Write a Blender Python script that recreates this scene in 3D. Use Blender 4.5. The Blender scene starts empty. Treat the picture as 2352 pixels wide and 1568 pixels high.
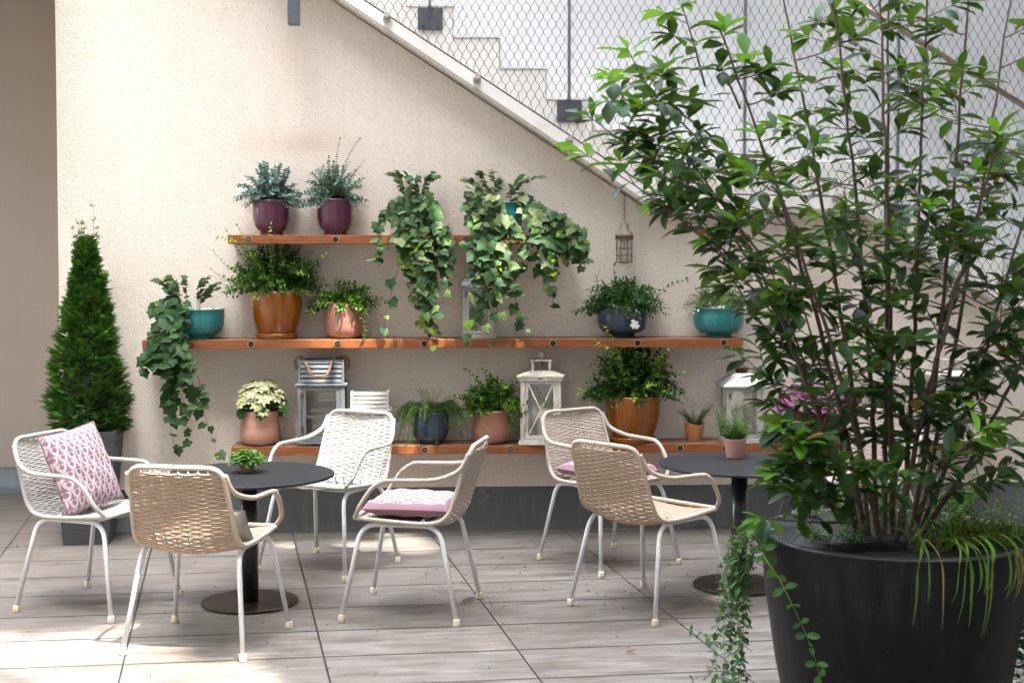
import bpy, math, random
from math import sin, cos, pi, radians, atan, atan2, sqrt, hypot
from mathutils import Vector, Matrix
rnd = random.Random(7)
S = bpy.context.scene
COL = S.collection
V = Vector

# ------------------------------------------------------------------ camera geometry (metres; wall faces -y)
FPX = 3267.0; PX = 1176.0; PY = 720.0; HC = 1.6
PSI = radians(3.1); PIT = atan((720-588)/FPX)
FW = V((sin(PSI)*cos(PIT), cos(PSI)*cos(PIT), -sin(PIT))); RT = V((cos(PSI), -sin(PSI), 0)); UP = RT.cross(FW)
def ray(x, y): return FW + RT*((x-PX)/FPX) + UP*((PY-y)/FPX)
def at(x, y, Y):
    d = ray(x, y); return V((0, 0, HC)) + d*(Y/d.y)
def fl(x, y, z=0.0):
    d = ray(x, y); return V((0, 0, HC)) + d*((z-HC)/d.z)

# ------------------------------------------------------------------ mesh buffer
class MB:
    def __init__(s): s.v = []; s.f = []; s.m = []; s.uv = None
    def face(s, idx, m=0): s.f.append(tuple(idx)); s.m.append(m)
    def box(s, x0, x1, y0, y1, z0, z1, m=0, M=None):
        b = len(s.v)
        P = [V((x, y, z)) for z in (z0, z1) for y in (y0, y1) for x in (x0, x1)]
        if M: P = [M @ p for p in P]
        s.v += [tuple(p) for p in P]
        for q in ((0,2,3,1),(4,5,7,6),(0,1,5,4),(2,6,7,3),(0,4,6,2),(1,3,7,5)): s.face([b+i for i in q], m)
    def bar(s, p, q, w, h=None, m=0):
        # square bar from p to q
        h = h or w; p = V(p); q = V(q); t = (q-p).normalized()
        u = t.cross(V((0,1,0)));
        if u.length < .01: u = V((1,0,0))
        u.normalize(); n = t.cross(u); b = len(s.v)
        for c in (p, q):
            for i, j in ((-1,-1),(1,-1),(1,1),(-1,1)): s.v.append(tuple(c+u*(w/2*i)+n*(h/2*j)))
        for i in range(4): s.face((b+i, b+(i+1)%4, b+4+(i+1)%4, b+4+i), m)
        s.face((b+3,b+2,b+1,b), m); s.face((b+4,b+5,b+6,b+7), m)
    def tube(s, path, r, n=6, m=0, closed=False, caps=True):
        P = [V(p) for p in path]; k = len(P)
        R = r if isinstance(r, (list, tuple)) else [r]*k
        b = len(s.v); u = None
        for i in range(k):
            if closed: t = P[(i+1)%k]-P[i-1]
            else: t = P[min(i+1,k-1)]-P[max(i-1,0)]
            if t.length < 1e-9: t = V((0,0,1))
            t.normalize()
            if u is None:
                u = t.cross(V((0,0,1)))
                if u.length < .1: u = t.cross(V((0,1,0)))
            u = u - t*u.dot(t)
            if u.length < 1e-6: u = t.orthogonal()
            u.normalize(); w = t.cross(u)
            for j in range(n):
                a = 2*pi*j/n; s.v.append(tuple(P[i]+(u*cos(a)+w*sin(a))*R[i]))
        for i in range(k if closed else k-1):
            o = b+i*n; o2 = b+((i+1)%k)*n
            for j in range(n): s.face((o+j, o+(j+1)%n, o2+(j+1)%n, o2+j), m)
        if caps and not closed:
            s.face([b+j for j in reversed(range(n))], m); s.face([b+(k-1)*n+j for j in range(n)], m)
    def lathe(s, prof, n=40, m=0, c=(0,0,0), wob=None):
        b = len(s.v); k = len(prof)
        for r, z in prof:
            for j in range(n):
                a = 2*pi*j/n; rr = r; zz = z
                if wob: rr, zz = wob(r, z, a)
                s.v.append((c[0]+rr*cos(a), c[1]+rr*sin(a), c[2]+zz))
        for i in range(k-1):
            for j in range(n): s.face((b+i*n+j, b+i*n+(j+1)%n, b+(i+1)*n+(j+1)%n, b+(i+1)*n+j), m)
        s.face([b+j for j in reversed(range(n))], m); s.face([b+(k-1)*n+j for j in range(n)], m)
    def prism(s, pts, y0, y1, m=0):
        # polygon in x,z (counter-clockwise seen from -y) extruded y0..y1
        b = len(s.v); n = len(pts)
        s.v += [(x, y0, z) for x, z in pts]+[(x, y1, z) for x, z in pts]
        s.face([b+i for i in range(n)], m); s.face([b+n+i for i in reversed(range(n))], m)
        for i in range(n):
            j = (i+1)%n; s.face((b+i, b+n+i, b+n+j, b+j), m)
    def build(s, name, mats, parent=None, loc=(0,0,0), rot=(0,0,0), smooth=False, bevel=0):
        me = bpy.data.meshes.new(name); me.from_pydata(s.v, [], s.f)
        for mt in (mats if isinstance(mats, (list, tuple)) else [mats]): me.materials.append(mt)
        me.polygons.foreach_set('material_index', s.m)
        if smooth: me.polygons.foreach_set('use_smooth', [True]*len(s.f))
        me.update()
        o = bpy.data.objects.new(name, me); COL.objects.link(o)
        o.location = loc; o.rotation_euler = rot
        if parent: o.parent = parent
        if bevel:
            md = o.modifiers.new('bevel', 'BEVEL'); md.width = bevel; md.segments = 2; md.limit_method = 'ANGLE'
        return o

def tag(o, label, cat, group=None, kind=None):
    if label: o['label'] = label
    if cat: o['category'] = cat
    if group: o['group'] = group
    if kind: o['kind'] = kind
    return o
def thing(name, label, cat, loc=(0,0,0), rz=0.0, group=None):
    o = bpy.data.objects.new(name, None); COL.objects.link(o); o.empty_display_size = .1
    o.location = loc; o.rotation_euler = (0, 0, rz)
    return tag(o, label, cat, group)
def copy_tree(o, parent=None):
    c = o.copy(); COL.objects.link(c)
    if parent: c.parent = parent
    for ch in [x for x in bpy.data.objects if x.parent == o]: copy_tree(ch, c)
    return c

# ------------------------------------------------------------------ materials
class N:
    def __init__(s, name):
        s.mat = bpy.data.materials.new(name); s.mat.use_nodes = True
        s.t = s.mat.node_tree; s.t.nodes.clear()
        s.out = s.t.nodes.new('ShaderNodeOutputMaterial')
    def n(s, typ, **kw):
        nd = s.t.nodes.new('ShaderNode'+typ)
        for k, v in kw.items():
            if k in nd.inputs: s.set(nd.inputs[k], v)
            else: setattr(nd, k, v)
        return nd
    def set(s, sock, v):
        if isinstance(v, bpy.types.NodeSocket): s.t.links.new(v, sock)
        else:
            if isinstance(v, (tuple, list)) and len(v) == 3 and sock.type == 'RGBA': v = (*v, 1)
            sock.default_value = v
    def math(s, op, a, b=None, c=None):
        nd = s.t.nodes.new('ShaderNodeMath'); nd.operation = op
        for i, x in enumerate((a, b, c)):
            if x is not None: s.set(nd.inputs[i], x)
        return nd.outputs[0]
    def mix(s, f, a, b):
        nd = s.t.nodes.new('ShaderNodeMix'); nd.data_type = 'RGBA'
        s.set(nd.inputs[0], f); s.set(nd.inputs[6], a); s.set(nd.inputs[7], b); return nd.outputs[2]
    def ramp(s, f, stops):
        nd = s.t.nodes.new('ShaderNodeValToRGB'); s.set(nd.inputs[0], f); e = nd.color_ramp.elements
        while len(e) < len(stops): e.new(.5)
        for i, (p, c) in enumerate(stops):
            e[i].position = p; e[i].color = (*c, 1) if len(c) == 3 else c
        return nd.outputs[0]
    def noise(s, vec, scale, detail=4, rough=.55, dist=0):
        nd = s.n('TexNoise'); s.set(nd.inputs['Vector'], vec); nd.inputs['Scale'].default_value = scale
        nd.inputs['Detail'].default_value = detail; nd.inputs['Roughness'].default_value = rough; nd.inputs['Distortion'].default_value = dist
        return nd.outputs[0]
    def coord(s, which='Object', scale=None):
        c = s.n('TexCoord').outputs[which]
        if scale:
            mp = s.n('Mapping'); s.set(mp.inputs['Vector'], c); mp.inputs['Scale'].default_value = scale; c = mp.outputs[0]
        return c
    def bump(s, h, strength=.3, dist=.01):
        nd = s.n('Bump'); s.set(nd.inputs['Height'], h); nd.inputs['Strength'].default_value = strength; nd.inputs['Distance'].default_value = dist
        return nd.outputs[0]
    def done(s, color, rough=.6, metal=0., normal=None, spec=.5, coat=0., trans=None, sheen=0):
        b = s.n('BsdfPrincipled'); s.set(b.inputs['Base Color'], color); s.set(b.inputs['Roughness'], rough); s.set(b.inputs['Metallic'], metal)
        b.inputs['Specular IOR Level'].default_value = spec; b.inputs['Coat Weight'].default_value = coat; b.inputs['Coat Roughness'].default_value = .08
        if normal is not None: s.set(b.inputs['Normal'], normal)
        sh = b.outputs[0]
        if trans:
            tr = s.n('BsdfTranslucent'); s.set(tr.inputs['Color'], trans[1])
            mx = s.n('MixShader'); mx.inputs[0].default_value = trans[0]
            s.t.links.new(sh, mx.inputs[1]); s.t.links.new(tr.outputs[0], mx.inputs[2]); sh = mx.outputs[0]
        s.t.links.new(sh, s.out.inputs[0]); return s.mat

def mat_plaster(name, base, amp=1.0, scale=58):
    n = N(name); c = n.coord('Object')
    a = n.noise(c, scale*1.5, 5, .68, .1); b = n.noise(c, scale*3.2, 2, .6); big = n.noise(c, .8, 3, .5)
    streak = n.noise(n.coord('Object', (9, 9, .35)), 3.0, 3, .6)
    h = n.math('ADD', n.ramp(a, [(.36, (0,0,0)), (.58, (1,1,1))]), n.math('MULTIPLY', b, .35))
    d = tuple(x*.82 for x in base)
    col = n.mix(n.ramp(a, [(.30, (0,0,0)), (.50, (1,1,1))]), d, base)  # bump hollows darkened: crevice shade painted into the colour
    col = n.mix(n.math('MULTIPLY', n.ramp(big, [(.35, (0,0,0)), (.7, (1,1,1))]), .35), col, tuple(x*y for x, y in zip(base, (.90, .87, .84))))
    col = n.mix(n.math('MULTIPLY', n.ramp(streak, [(.55, (0,0,0)), (.8, (1,1,1))]), .16), col, tuple(x*.62 for x in base))
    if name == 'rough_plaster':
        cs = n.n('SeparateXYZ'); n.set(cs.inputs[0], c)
        for (px, py, rx, rz, am, tone) in ((690, 330, .30, .075, .42, (.72,.58,.44)), (672, 120, .085, .22, .35, (.74,.62,.48)), (660, 60, .12, .16, .22, (.62,.58,.54)), (1434, 470, .03, .2, .3, (.6,.5,.42))):  # first, wide blotch: soft reflection and shadow painted into the plaster colour
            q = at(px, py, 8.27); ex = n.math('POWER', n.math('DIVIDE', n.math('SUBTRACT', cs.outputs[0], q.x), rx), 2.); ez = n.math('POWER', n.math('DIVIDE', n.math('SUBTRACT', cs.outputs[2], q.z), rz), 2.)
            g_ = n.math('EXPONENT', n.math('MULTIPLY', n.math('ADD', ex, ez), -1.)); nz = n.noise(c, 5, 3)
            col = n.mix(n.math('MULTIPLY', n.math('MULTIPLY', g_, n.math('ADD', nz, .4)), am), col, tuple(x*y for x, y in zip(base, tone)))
    return n.done(col, .92, normal=n.bump(h, min(1, .6*amp), .006), spec=.12)
M = {}
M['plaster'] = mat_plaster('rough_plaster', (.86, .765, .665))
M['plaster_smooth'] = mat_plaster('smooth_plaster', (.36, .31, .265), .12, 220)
def mk_white_wall():
    n = N('white_render'); c = n.coord('Object'); a = n.noise(c, 160, 2); b = n.noise(c, 1.2, 3)
    return n.done(n.mix(b, (.31,.32,.33), (.36,.37,.38)), .8, normal=n.bump(a, .15, .003))
M['white_wall'] = mk_white_wall()
def mk_concrete(name, base, stain, sc=(7,7,.5), amt=.5):
    n = N(name); s_ = n.noise(n.coord('Object', sc), 2.6, 5, .65); a = n.noise(n.coord('Object'), 90, 3); b = n.noise(n.coord('Object'), 5, 5, .6)
    col = n.mix(n.math('MULTIPLY', n.ramp(s_, [(.48,(0,0,0)),(.75,(1,1,1))]), amt), base, stain)
    col = n.mix(n.math('MULTIPLY', n.ramp(b, [(.5,(0,0,0)),(.8,(1,1,1))]), .3), col, tuple(x*.8 for x in stain))
    return n.done(col, .85, normal=n.bump(a, .2, .003), spec=.3)
M['stair'] = mk_concrete('stained_white_concrete', (.89,.87,.83), (.76,.69,.58), amt=.3)
M['stair_lip'] = mk_concrete('weathered_lip', (.46,.42,.36), (.3,.24,.18), (30,30,6), .8)
M['plinth'] = mk_concrete('grey_plinth', (.125,.13,.13), (.20,.20,.20), (14,14,.8), .5)
M['plinth_blue'] = mk_concrete('blue_grey_plinth', (.20,.235,.25), (.26,.29,.30), (10,10,2), .4)
def simple(name, col, rough=.5, metal=0., bumpsc=None, bs=.1, coat=0., var=.12, vsc=12, spec=.5):
    n = N(name); c = n.coord('Object'); v = n.noise(c, vsc, 4)
    cc = n.mix(v, tuple(x*(1-var) for x in col), tuple(min(1, x*(1+var)) for x in col))
    nm = n.bump(n.noise(c, bumpsc, 3), bs, .002) if bumpsc else None
    return n.done(cc, rough, metal, nm, coat=coat, spec=spec)
M['facade'] = simple('facade_render', (.22,.215,.205), .9)
M['dark_metal'] = simple('galvanised_grey', (.11,.125,.145), .45, .5, 60, .1, var=.3, vsc=30)
M['post'] = simple('grey_post', (.20,.22,.24), .45, .5, var=.2)
M['steel'] = simple('stainless_wire', (.10,.085,.07), .5, .3)
M['knob'] = simple('mount_knob', (.45,.41,.36), .45, .5)
M['handrail'] = simple('bronze_handrail', (.13,.105,.08), .35, .6, var=.25, vsc=20)
M['gap'] = simple('dark_gap', (.01,.01,.01), .9)
def mk_wood():
    n = N('shelf_wood'); c = n.coord('Object', (1.2, 14, 26)); g = n.noise(c, 3.5, 6, .65, .4); f_ = n.noise(n.coord('Object', (3, 90, 120)), 2, 3)
    col = n.ramp(g, [(.25, (.10,.028,.009)), (.5, (.24,.072,.018)), (.75, (.36,.13,.035))])
    col = n.mix(n.math('MULTIPLY', f_, .35), col, (.20,.07,.025))
    # greyed, dusty top face
    geo = n.n('NewGeometry'); sp = n.n('SeparateXYZ'); n.set(sp.inputs[0], geo.outputs['Normal'])
    up = n.math('GREATER_THAN', sp.outputs[2], .7)
    dust = n.noise(n.coord('Object'), 6, 5, .7)
    col = n.mix(n.math('MULTIPLY', up, n.math('MULTIPLY_ADD', dust, .6, .35)), col, (.20,.125,.09))
    return n.done(col, .5, normal=n.bump(g, .15, .003), spec=.4)
M['wood'] = mk_wood()
M['steel_bolt'] = simple('bolt', (.16,.15,.14), .4, .8)
M['hole_rim'] = simple('drilled_rim', (.42,.22,.10), .7)
def mk_floor():
    n = N('wood_look_tiles'); uv = n.coord('UV'); sp = n.n('SeparateXYZ'); n.set(sp.inputs[0], uv)
    U, W = sp.outputs[0], sp.outputs[1]
    fu = n.math('FRACT', U); fv = n.math('FRACT', W); iu = n.math('FLOOR', U); iv = n.math('FLOOR', W)
    du = n.math('MULTIPLY', n.math('MINIMUM', fu, n.math('SUBTRACT', 1., fu)), .7815)
    dv = n.math('MULTIPLY', n.math('MINIMUM', fv, n.math('SUBTRACT', 1., fv)), .400)
    cb = n.n('CombineXYZ'); n.set(cb.inputs[0], iu); n.set(cb.inputs[1], iv)
    wn = n.n('TexWhiteNoise'); wn.noise_dimensions = '2D'; n.set(wn.inputs['Vector'], cb.outputs[0]); r = wn.outputs[0]
    cb2 = n.n('CombineXYZ'); n.set(cb2.inputs[0], n.math('MULTIPLY_ADD', U, 1.15, n.math('MULTIPLY', r, 37.))); n.set(cb2.inputs[1], n.math('MULTIPLY_ADD', W, 3.2, n.math('MULTIPLY', r, 91.)))
    g1 = n.noise(cb2.outputs[0], 2.2, 7, .66, .5)
    cb3 = n.n('CombineXYZ'); n.set(cb3.inputs[0], n.math('MULTIPLY_ADD', U, 6., r)); n.set(cb3.inputs[1], n.math('MULTIPLY', W, 44.))
    g2 = n.noise(cb3.outputs[0], 2.0, 4, .6)
    bl = n.noise(uv, 1.3, 4, .6)
    col = n.ramp(g1, [(.34, (.078,.065,.053)), (.45, (.122,.107,.091)), (.55, (.156,.142,.125)), (.70, (.222,.208,.188))])
    col = n.mix(n.math('MULTIPLY', n.ramp(g2, [(.48,(0,0,0)),(.75,(1,1,1))]), .28), col, (.085,.068,.058))
    col = n.mix(n.math('MULTIPLY', n.ramp(bl, [(.4,(0,0,0)),(.7,(1,1,1))]), .35), col, (.13,.105,.088))
    col = n.mix(n.math('MULTIPLY', r, .35), col, (.125,.108,.094))
    spk = n.noise(uv, 60, 2, .5)
    col = n.mix(n.math('MULTIPLY', n.math('GREATER_THAN', spk, .76), .5), col, (.10,.08,.06))
    ju = n.math('LESS_THAN', du, n.math('MULTIPLY_ADD', n.noise(uv, 3, 2), .002, .0028)); jv = n.math('LESS_THAN', dv, .0075)
    col = n.mix(n.math('MULTIPLY', jv, .9), col, (.018,.014,.012)); col = n.mix(ju, col, (.012,.011,.010))
    h = n.math('SUBTRACT', n.math('MULTIPLY', g2, .12), n.math('MAXIMUM', ju, n.math('MULTIPLY', jv, .6)))
    return n.done(col, n.math('MULTIPLY_ADD', g1, .3, .36), normal=n.bump(h, .5, .003), spec=.35)
M['floor'] = mk_floor()
def mk_glaze(name, c1, c2, c3, rough=.14, streak=1.0, chip=None):
    n = N(name); s_ = n.noise(n.coord('Object', (22,22,1.6)), 2.0, 4, .6); sp = n.noise(n.coord('Object'), 160, 2); b = n.noise(n.coord('Object'), 7, 3)
    col = n.ramp(s_, [(.3, c1), (.52, c2), (.78, c3)])
    col = n.mix(n.math('MULTIPLY', sp, .35), col, tuple(x*.5 for x in c1))
    col = n.mix(n.math('MULTIPLY', b, .3), col, c1)
    if chip:
        ch = n.noise(n.coord('Object'), 16, 3, .5, .3)
        col = n.mix(n.math('MULTIPLY', n.math('GREATER_THAN', ch, .70), .7), col, chip)
    return n.done(col, rough+.04, coat=.3, spec=.5, normal=n.bump(n.noise(n.coord('Object'), 25, 2), .06, .004))
M['amber'] = mk_glaze('amber_glaze', (.20,.055,.002), (.25,.072,.002), (.31,.10,.004), chip=(.42,.22,.08))
M['burgundy'] = mk_glaze('burgundy_glaze', (.060,.012,.032), (.095,.022,.052), (.16,.055,.095))
M['navy'] = mk_glaze('navy_glaze', (.014,.030,.052), (.026,.052,.085), (.06,.10,.145))
M['teal'] = mk_glaze('teal_glaze', (.012,.15,.155), (.02,.22,.22), (.05,.32,.31), .3)
def mk_copper(name, base):
    n = N(name); g = n.noise(n.coord('Object', (6,6,60)), 3, 4, .6, .4); b = n.noise(n.coord('Object'), 9, 4)
    col = n.mix(g, tuple(x*.75 for x in base), tuple(min(1,x*1.2) for x in base)); col = n.mix(n.math('MULTIPLY', b, .3), col, tuple(x*.6 for x in base))
    return n.done(col, .42, .25, n.bump(g, .12, .002))
M['copper'] = mk_copper('brushed_copper', (.34,.16,.11)); M['copper_pink'] = mk_copper('pale_copper', (.54,.28,.20))
M['terracotta'] = simple('terracotta', (.44,.18,.085), .8, bumpsc=120)
M['pink_pot'] = simple('pink_clay', (.38,.20,.17), .75, bumpsc=120)
M['soil'] = simple('soil', (.035,.022,.015), .95, bumpsc=70, bs=1.0, var=.6, vsc=60)
M['pebble'] = simple('white_pebble', (.7,.66,.6), .6)
M['white_paint'] = simple('white_tube_paint', (.62,.62,.615), .3, coat=.3, var=.03)
M['foot'] = simple('cream_foot', (.55,.50,.40), .5)
M['foot_y'] = simple('yellowed_foot', (.50,.42,.29), .5)
def mk_rope(name, c):
    n = N(name); w = n.noise(n.coord('Object'), 420, 2); b = n.noise(n.coord('Object'), 8, 3)
    col = n.mix(w, tuple(x*.8 for x in c), c); col = n.mix(n.math('MULTIPLY', b, .25), col, tuple(x*.82 for x in c))
    return n.done(col, .85, normal=n.bump(w, .4, .002), spec=.25)
M['rope_white'] = mk_rope('white_rope', (.43,.415,.38)); M['rope_beige'] = mk_rope('beige_rope', (.40,.295,.21))
M['rope_pale'] = mk_rope('pale_beige_rope', (.46,.39,.33))
M['rope_rim_toplit'] = mk_rope('toplit_rim_rope', (.50,.40,.32))  # beige rope paled for rims and arms: top light painted into the colour
M['hemp'] = mk_rope('hemp_rope', (.30,.19,.10))
def mk_cushion():
    n = N('petal_print_fabric'); c = n.coord('Object'); sp = n.n('SeparateXYZ'); n.set(sp.inputs[0], c)
    u = n.math('MULTIPLY', sp.outputs[0], 1/.044); v = n.math('MULTIPLY', sp.outputs[1], 1/.042)
    row = n.math('FLOOR', v); fv = n.math('FRACT', v); off = n.math('MULTIPLY', n.math('MODULO', n.math('ADD', row, 100.), 2.), .5)
    fu = n.math('ABSOLUTE', n.math('SUBTRACT', n.math('FRACT', n.math('ADD', u, off)), .5))
    iv_ = n.math('SUBTRACT', 1., fv); so = n.math('SQRT', n.math('MAXIMUM', n.math('SUBTRACT', 1., n.math('MULTIPLY', iv_, iv_)), 0.))
    outer = n.math('LESS_THAN', fu, n.math('MULTIPLY', so, .47))
    # neighbour scallop tops tuck in from the row above
    inner = n.math('LESS_THAN', fu, n.math('MULTIPLY', n.math('SINE', n.math('MULTIPLY', n.math('MAXIMUM', n.math('MULTIPLY_ADD', fv, 1.5, -.5), 0.), pi)), .24))
    w = n.math('MULTIPLY', outer, n.math('SUBTRACT', 1., inner))
    cw = n.noise(c, 500, 1)
    edge = n.math('MAXIMUM', n.math('GREATER_THAN', n.math('ABSOLUTE', sp.outputs[0]), .186), n.math('GREATER_THAN', n.math('ABSOLUTE', sp.outputs[1]), .186))
    w = n.math('MULTIPLY', w, n.math('SUBTRACT', 1., edge))
    col = n.mix(w, (.215,.115,.14), (.44,.37,.385))
    return n.done(col, .85, normal=n.bump(n.math('ADD', n.math('MULTIPLY', cw, .3), n.noise(c, 9, 2)), .35, .01), spec=.2)
M['cushion'] = mk_cushion()
M['cushion_side'] = simple('mauve_fabric', (.23,.13,.155), .9, bumpsc=400, var=.05)
M['grey_fabric'] = simple('grey_green_fabric', (.30,.30,.26), .9, bumpsc=400)
M['table_top'] = simple('slate_laminate', (.014,.0145,.0165), .5, bumpsc=150, bs=.06, var=.3, vsc=9, spec=.25)
M['table_black'] = simple('black_steel', (.012,.012,.013), .3, .0, coat=.3)
M['table_base'] = simple('dusty_black_steel', (.016,.012,.010), .35, .0, bumpsc=90, bs=.1, var=.5, vsc=40)
def mk_ribbed():
    n = N('ribbed_anthracite'); w = n.noise(n.coord('Object', (1.2,1.2,55)), 3, 3, .6); 
    return n.done(n.mix(w, (.018,.02,.023), (.055,.06,.067)), .5, normal=n.bump(w, .8, .006))
M['ribbed'] = mk_ribbed()
def mk_planter():
    n = N('matt_black_planter'); c = n.coord('Object'); s_ = n.noise(n.coord('Object', (14,14,1.1)), 2.2, 5, .65, .3); b = n.noise(c, 3.0, 4, .6); sp = n.noise(c, 110, 2)
    col = n.mix(n.math('MULTIPLY', n.ramp(s_, [(.44,(0,0,0)),(.72,(1,1,1))]), n.ramp(b, [(.45,(0,0,0)),(.62,(1,1,1))])), (.003,.003,.0035), (.016,.0175,.021))
    col = n.mix(n.math('MULTIPLY', n.math('GREATER_THAN', sp, .74), .5), col, (.06,.06,.06))
    return n.done(col, .5, normal=n.bump(n.noise(c, 60, 3), .12, .003), spec=.22)
M['planter'] = mk_planter(); M['planter_rim'] = simple('planter_rim', (.035,.035,.035), .6, var=.3)
def mk_paintwood(name, base, wear, amt):
    n = N(name); g = n.noise(n.coord('Object', (30,30,5)), 3, 5, .7, .3); b = n.noise(n.coord('Object'), 14, 4, .65)
    col = n.mix(n.math('MULTIPLY', n.ramp(n.math('MULTIPLY', g, n.math('MULTIPLY_ADD', b, 1., .5)), [(.5,(0,0,0)),(.72,(1,1,1))]), amt), base, wear)
    return n.done(col, .7, normal=n.bump(g, .25, .003), spec=.3)
M['wood_white'] = mk_paintwood('distressed_white_wood', (.60,.56,.50), (.26,.16,.10), .9)
M['wood_pale'] = mk_paintwood('whitewashed_wood', (.42,.405,.375), (.30,.26,.22), .8)
M['wood_grey'] = mk_paintwood('grey_painted_wood', (.15,.16,.17), (.13,.14,.15), .6)
M['tin'] = simple('embossed_tin', (.40,.40,.40), .4, .3, bumpsc=35, bs=.8)
M['rust'] = simple('rusty_iron', (.10,.045,.025), .8, .2, bumpsc=90, bs=.3, var=.5, vsc=30)
M['rust_light'] = simple('rusted_zinc', (.24,.20,.17), .7, .3, bumpsc=60, bs=.3, var=.5, vsc=25)
M['candle'] = simple('cream_candle', (.62,.58,.36), .5)
def mk_glass():
    n = N('thin_glass'); g = n.n('BsdfGlossy'); g.inputs['Roughness'].default_value = .03; g.inputs['Color'].default_value = (1,1,1,1)
    t = n.n('BsdfTransparent'); t.inputs['Color'].default_value = (.93,.94,.93,1)
    m = n.n('MixShader'); fr = n.n('Fresnel'); fr.inputs[0].default_value = 1.5
    m.inputs[0].default_value = .07; n.t.nodes.remove(fr); n.t.links.new(t.outputs[0], m.inputs[1]); n.t.links.new(g.outputs[0], m.inputs[2])
    n.t.links.new(m.outputs[0], n.out.inputs[0]); return n.mat
M['glass'] = mk_glass()
def mk_jar():
    n = N('clouded_glass'); t = n.n('BsdfTransparent'); t.inputs['Color'].default_value = (.95,.95,.93,1)
    d = n.n('BsdfPrincipled'); d.inputs['Base Color'].default_value = (.55,.52,.44,1); d.inputs['Roughness'].default_value = .12
    m = n.n('MixShader'); m.inputs[0].default_value = .38; n.t.links.new(t.outputs[0], m.inputs[1]); n.t.links.new(d.outputs[0], m.inputs[2]); n.t.links.new(m.outputs[0], n.out.inputs[0]); return n.mat
M['jar'] = mk_jar()
def mk_leaf(name, cols, rough=.38, tr=.22, trc=None, vein=None):
    n = N(name); g = n.n('NewGeometry'); r = g.outputs['Random Per Island']
    st = [(i/(len(cols)-1) if len(cols) > 1 else 0, c) for i, c in enumerate(cols)]
    col = n.ramp(r, st) if len(cols) > 1 else cols[0]
    b = n.noise(n.coord('Object'), 45, 3)
    col = n.mix(n.math('MULTIPLY', b, .35), col, tuple(x*.55 for x in cols[0]))
    if vein:
        v = n.noise(n.coord('Object'), 70, 2, .5, 1.5)
        col = n.mix(n.math('MULTIPLY', n.math('GREATER_THAN', v, .6), .6), col, vein)
    tc = n.mix(.5, col, trc or (.25,.45,.03))
    return n.done(col, rough+.12, spec=.17, trans=(tr, tc), normal=n.bump(b, .15, .003))
G = M
G['leaf_dark'] = mk_leaf('shrub_leaf_dark', [(.012,.034,.013), (.019,.054,.015), (.030,.080,.020), (.015,.042,.021)], .30, .20)
G['leaf_bright'] = mk_leaf('shrub_leaf_young', [(.045,.145,.014), (.085,.21,.02)], .35, .32)
G['leaf_yellow'] = mk_leaf('yellowed_leaf', [(.30,.18,.02), (.25,.10,.02)], .5, .2)
G['ivy'] = mk_leaf('ivy_leaf', [(.010,.034,.010), (.020,.060,.015), (.034,.085,.020), (.012,.042,.014)], .42, .15, vein=(.03,.055,.022))
G['ivy_var'] = mk_leaf('variegated_ivy_leaf', [(.028,.070,.018), (.065,.11,.030), (.16,.19,.085), (.035,.08,.022)], .42, .15, vein=(.15,.18,.08))
G['lime'] = mk_leaf('lime_young_leaf', [(.30,.42,.03), (.20,.36,.03)], .4, .4, trc=(.6,.7,.05))
G['euca'] = mk_leaf('eucalyptus_leaf', [(.13,.21,.205), (.19,.29,.285), (.27,.37,.36)], .6, .1)
G['euca2'] = mk_leaf('eucalyptus_leaf_green', [(.07,.145,.10), (.12,.22,.165), (.19,.30,.25)], .55, .12)
G['peri'] = mk_leaf('periwinkle_leaf', [(.016,.060,.012), (.030,.095,.018), (.055,.14,.03)], .32, .2)
G['peri_l'] = mk_leaf('periwinkle_leaf_light', [(.045,.14,.014), (.085,.20,.018), (.15,.27,.03)], .38, .3)
G['cream'] = mk_leaf('cream_variegated_leaf', [(.70,.68,.42), (.80,.79,.58), (.52,.60,.22)], .45, .3, trc=(.8,.8,.4))
G['rosemary'] = mk_leaf('needle_leaf', [(.04,.11,.02), (.085,.19,.035), (.15,.27,.06)], .5, .15)
G['jasmine'] = mk_leaf('jasmine_leaf', [(.018,.060,.020), (.032,.095,.028), (.055,.14,.04)], .4, .18)
G['lav'] = mk_leaf('lavender_leaf', [(.08,.17,.045), (.14,.25,.08), (.05,.12,.03)], .55, .2)
G['heuch'] = mk_leaf('heuchera_leaf', [(.34,.11,.25), (.44,.17,.33), (.30,.07,.18)], .45, .2, trc=(.6,.1,.3), vein=(.16,.02,.09))
G['heuch_d'] = mk_leaf('heuchera_leaf_dark', [(.10,.008,.025), (.05,.006,.015)], .45, .2, trc=(.5,.02,.08))
G['thuja'] = mk_leaf('conifer_scale', [(.014,.062,.006), (.030,.110,.010), (.052,.165,.016), (.018,.078,.008)], .55, .1)
G['thuja_l'] = mk_leaf('conifer_tip', [(.070,.195,.018), (.11,.26,.03)], .55, .15)
G['thuja_b'] = mk_leaf('conifer_scale_brown', [(.10,.085,.03), (.05,.075,.02)], .6, .1)
G['grass'] = mk_leaf('strap_leaf', [(.09,.19,.025), (.14,.25,.04), (.07,.15,.03)], .4, .25)
G['straw'] = mk_leaf('dry_leaf', [(.30,.19,.08), (.20,.10,.05)], .7, .1)
G['daisy'] = mk_leaf('daisy_petal', [(.85,.85,.82), (.8,.8,.7)], .6, .3, trc=(.9,.9,.85))
G['yellow'] = mk_leaf('daisy_centre', [(.7,.5,.03), (.8,.6,.05)], .6, .1)
G['violet'] = mk_leaf('violet_flower', [(.22,.16,.50), (.30,.22,.6)], .6, .2)
G['stem'] = simple('brown_stem', (.085,.048,.035), .7, bumpsc=60, var=.3, vsc=30)
G['stem_g'] = simple('green_stem', (.10,.14,.045), .6)
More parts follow.
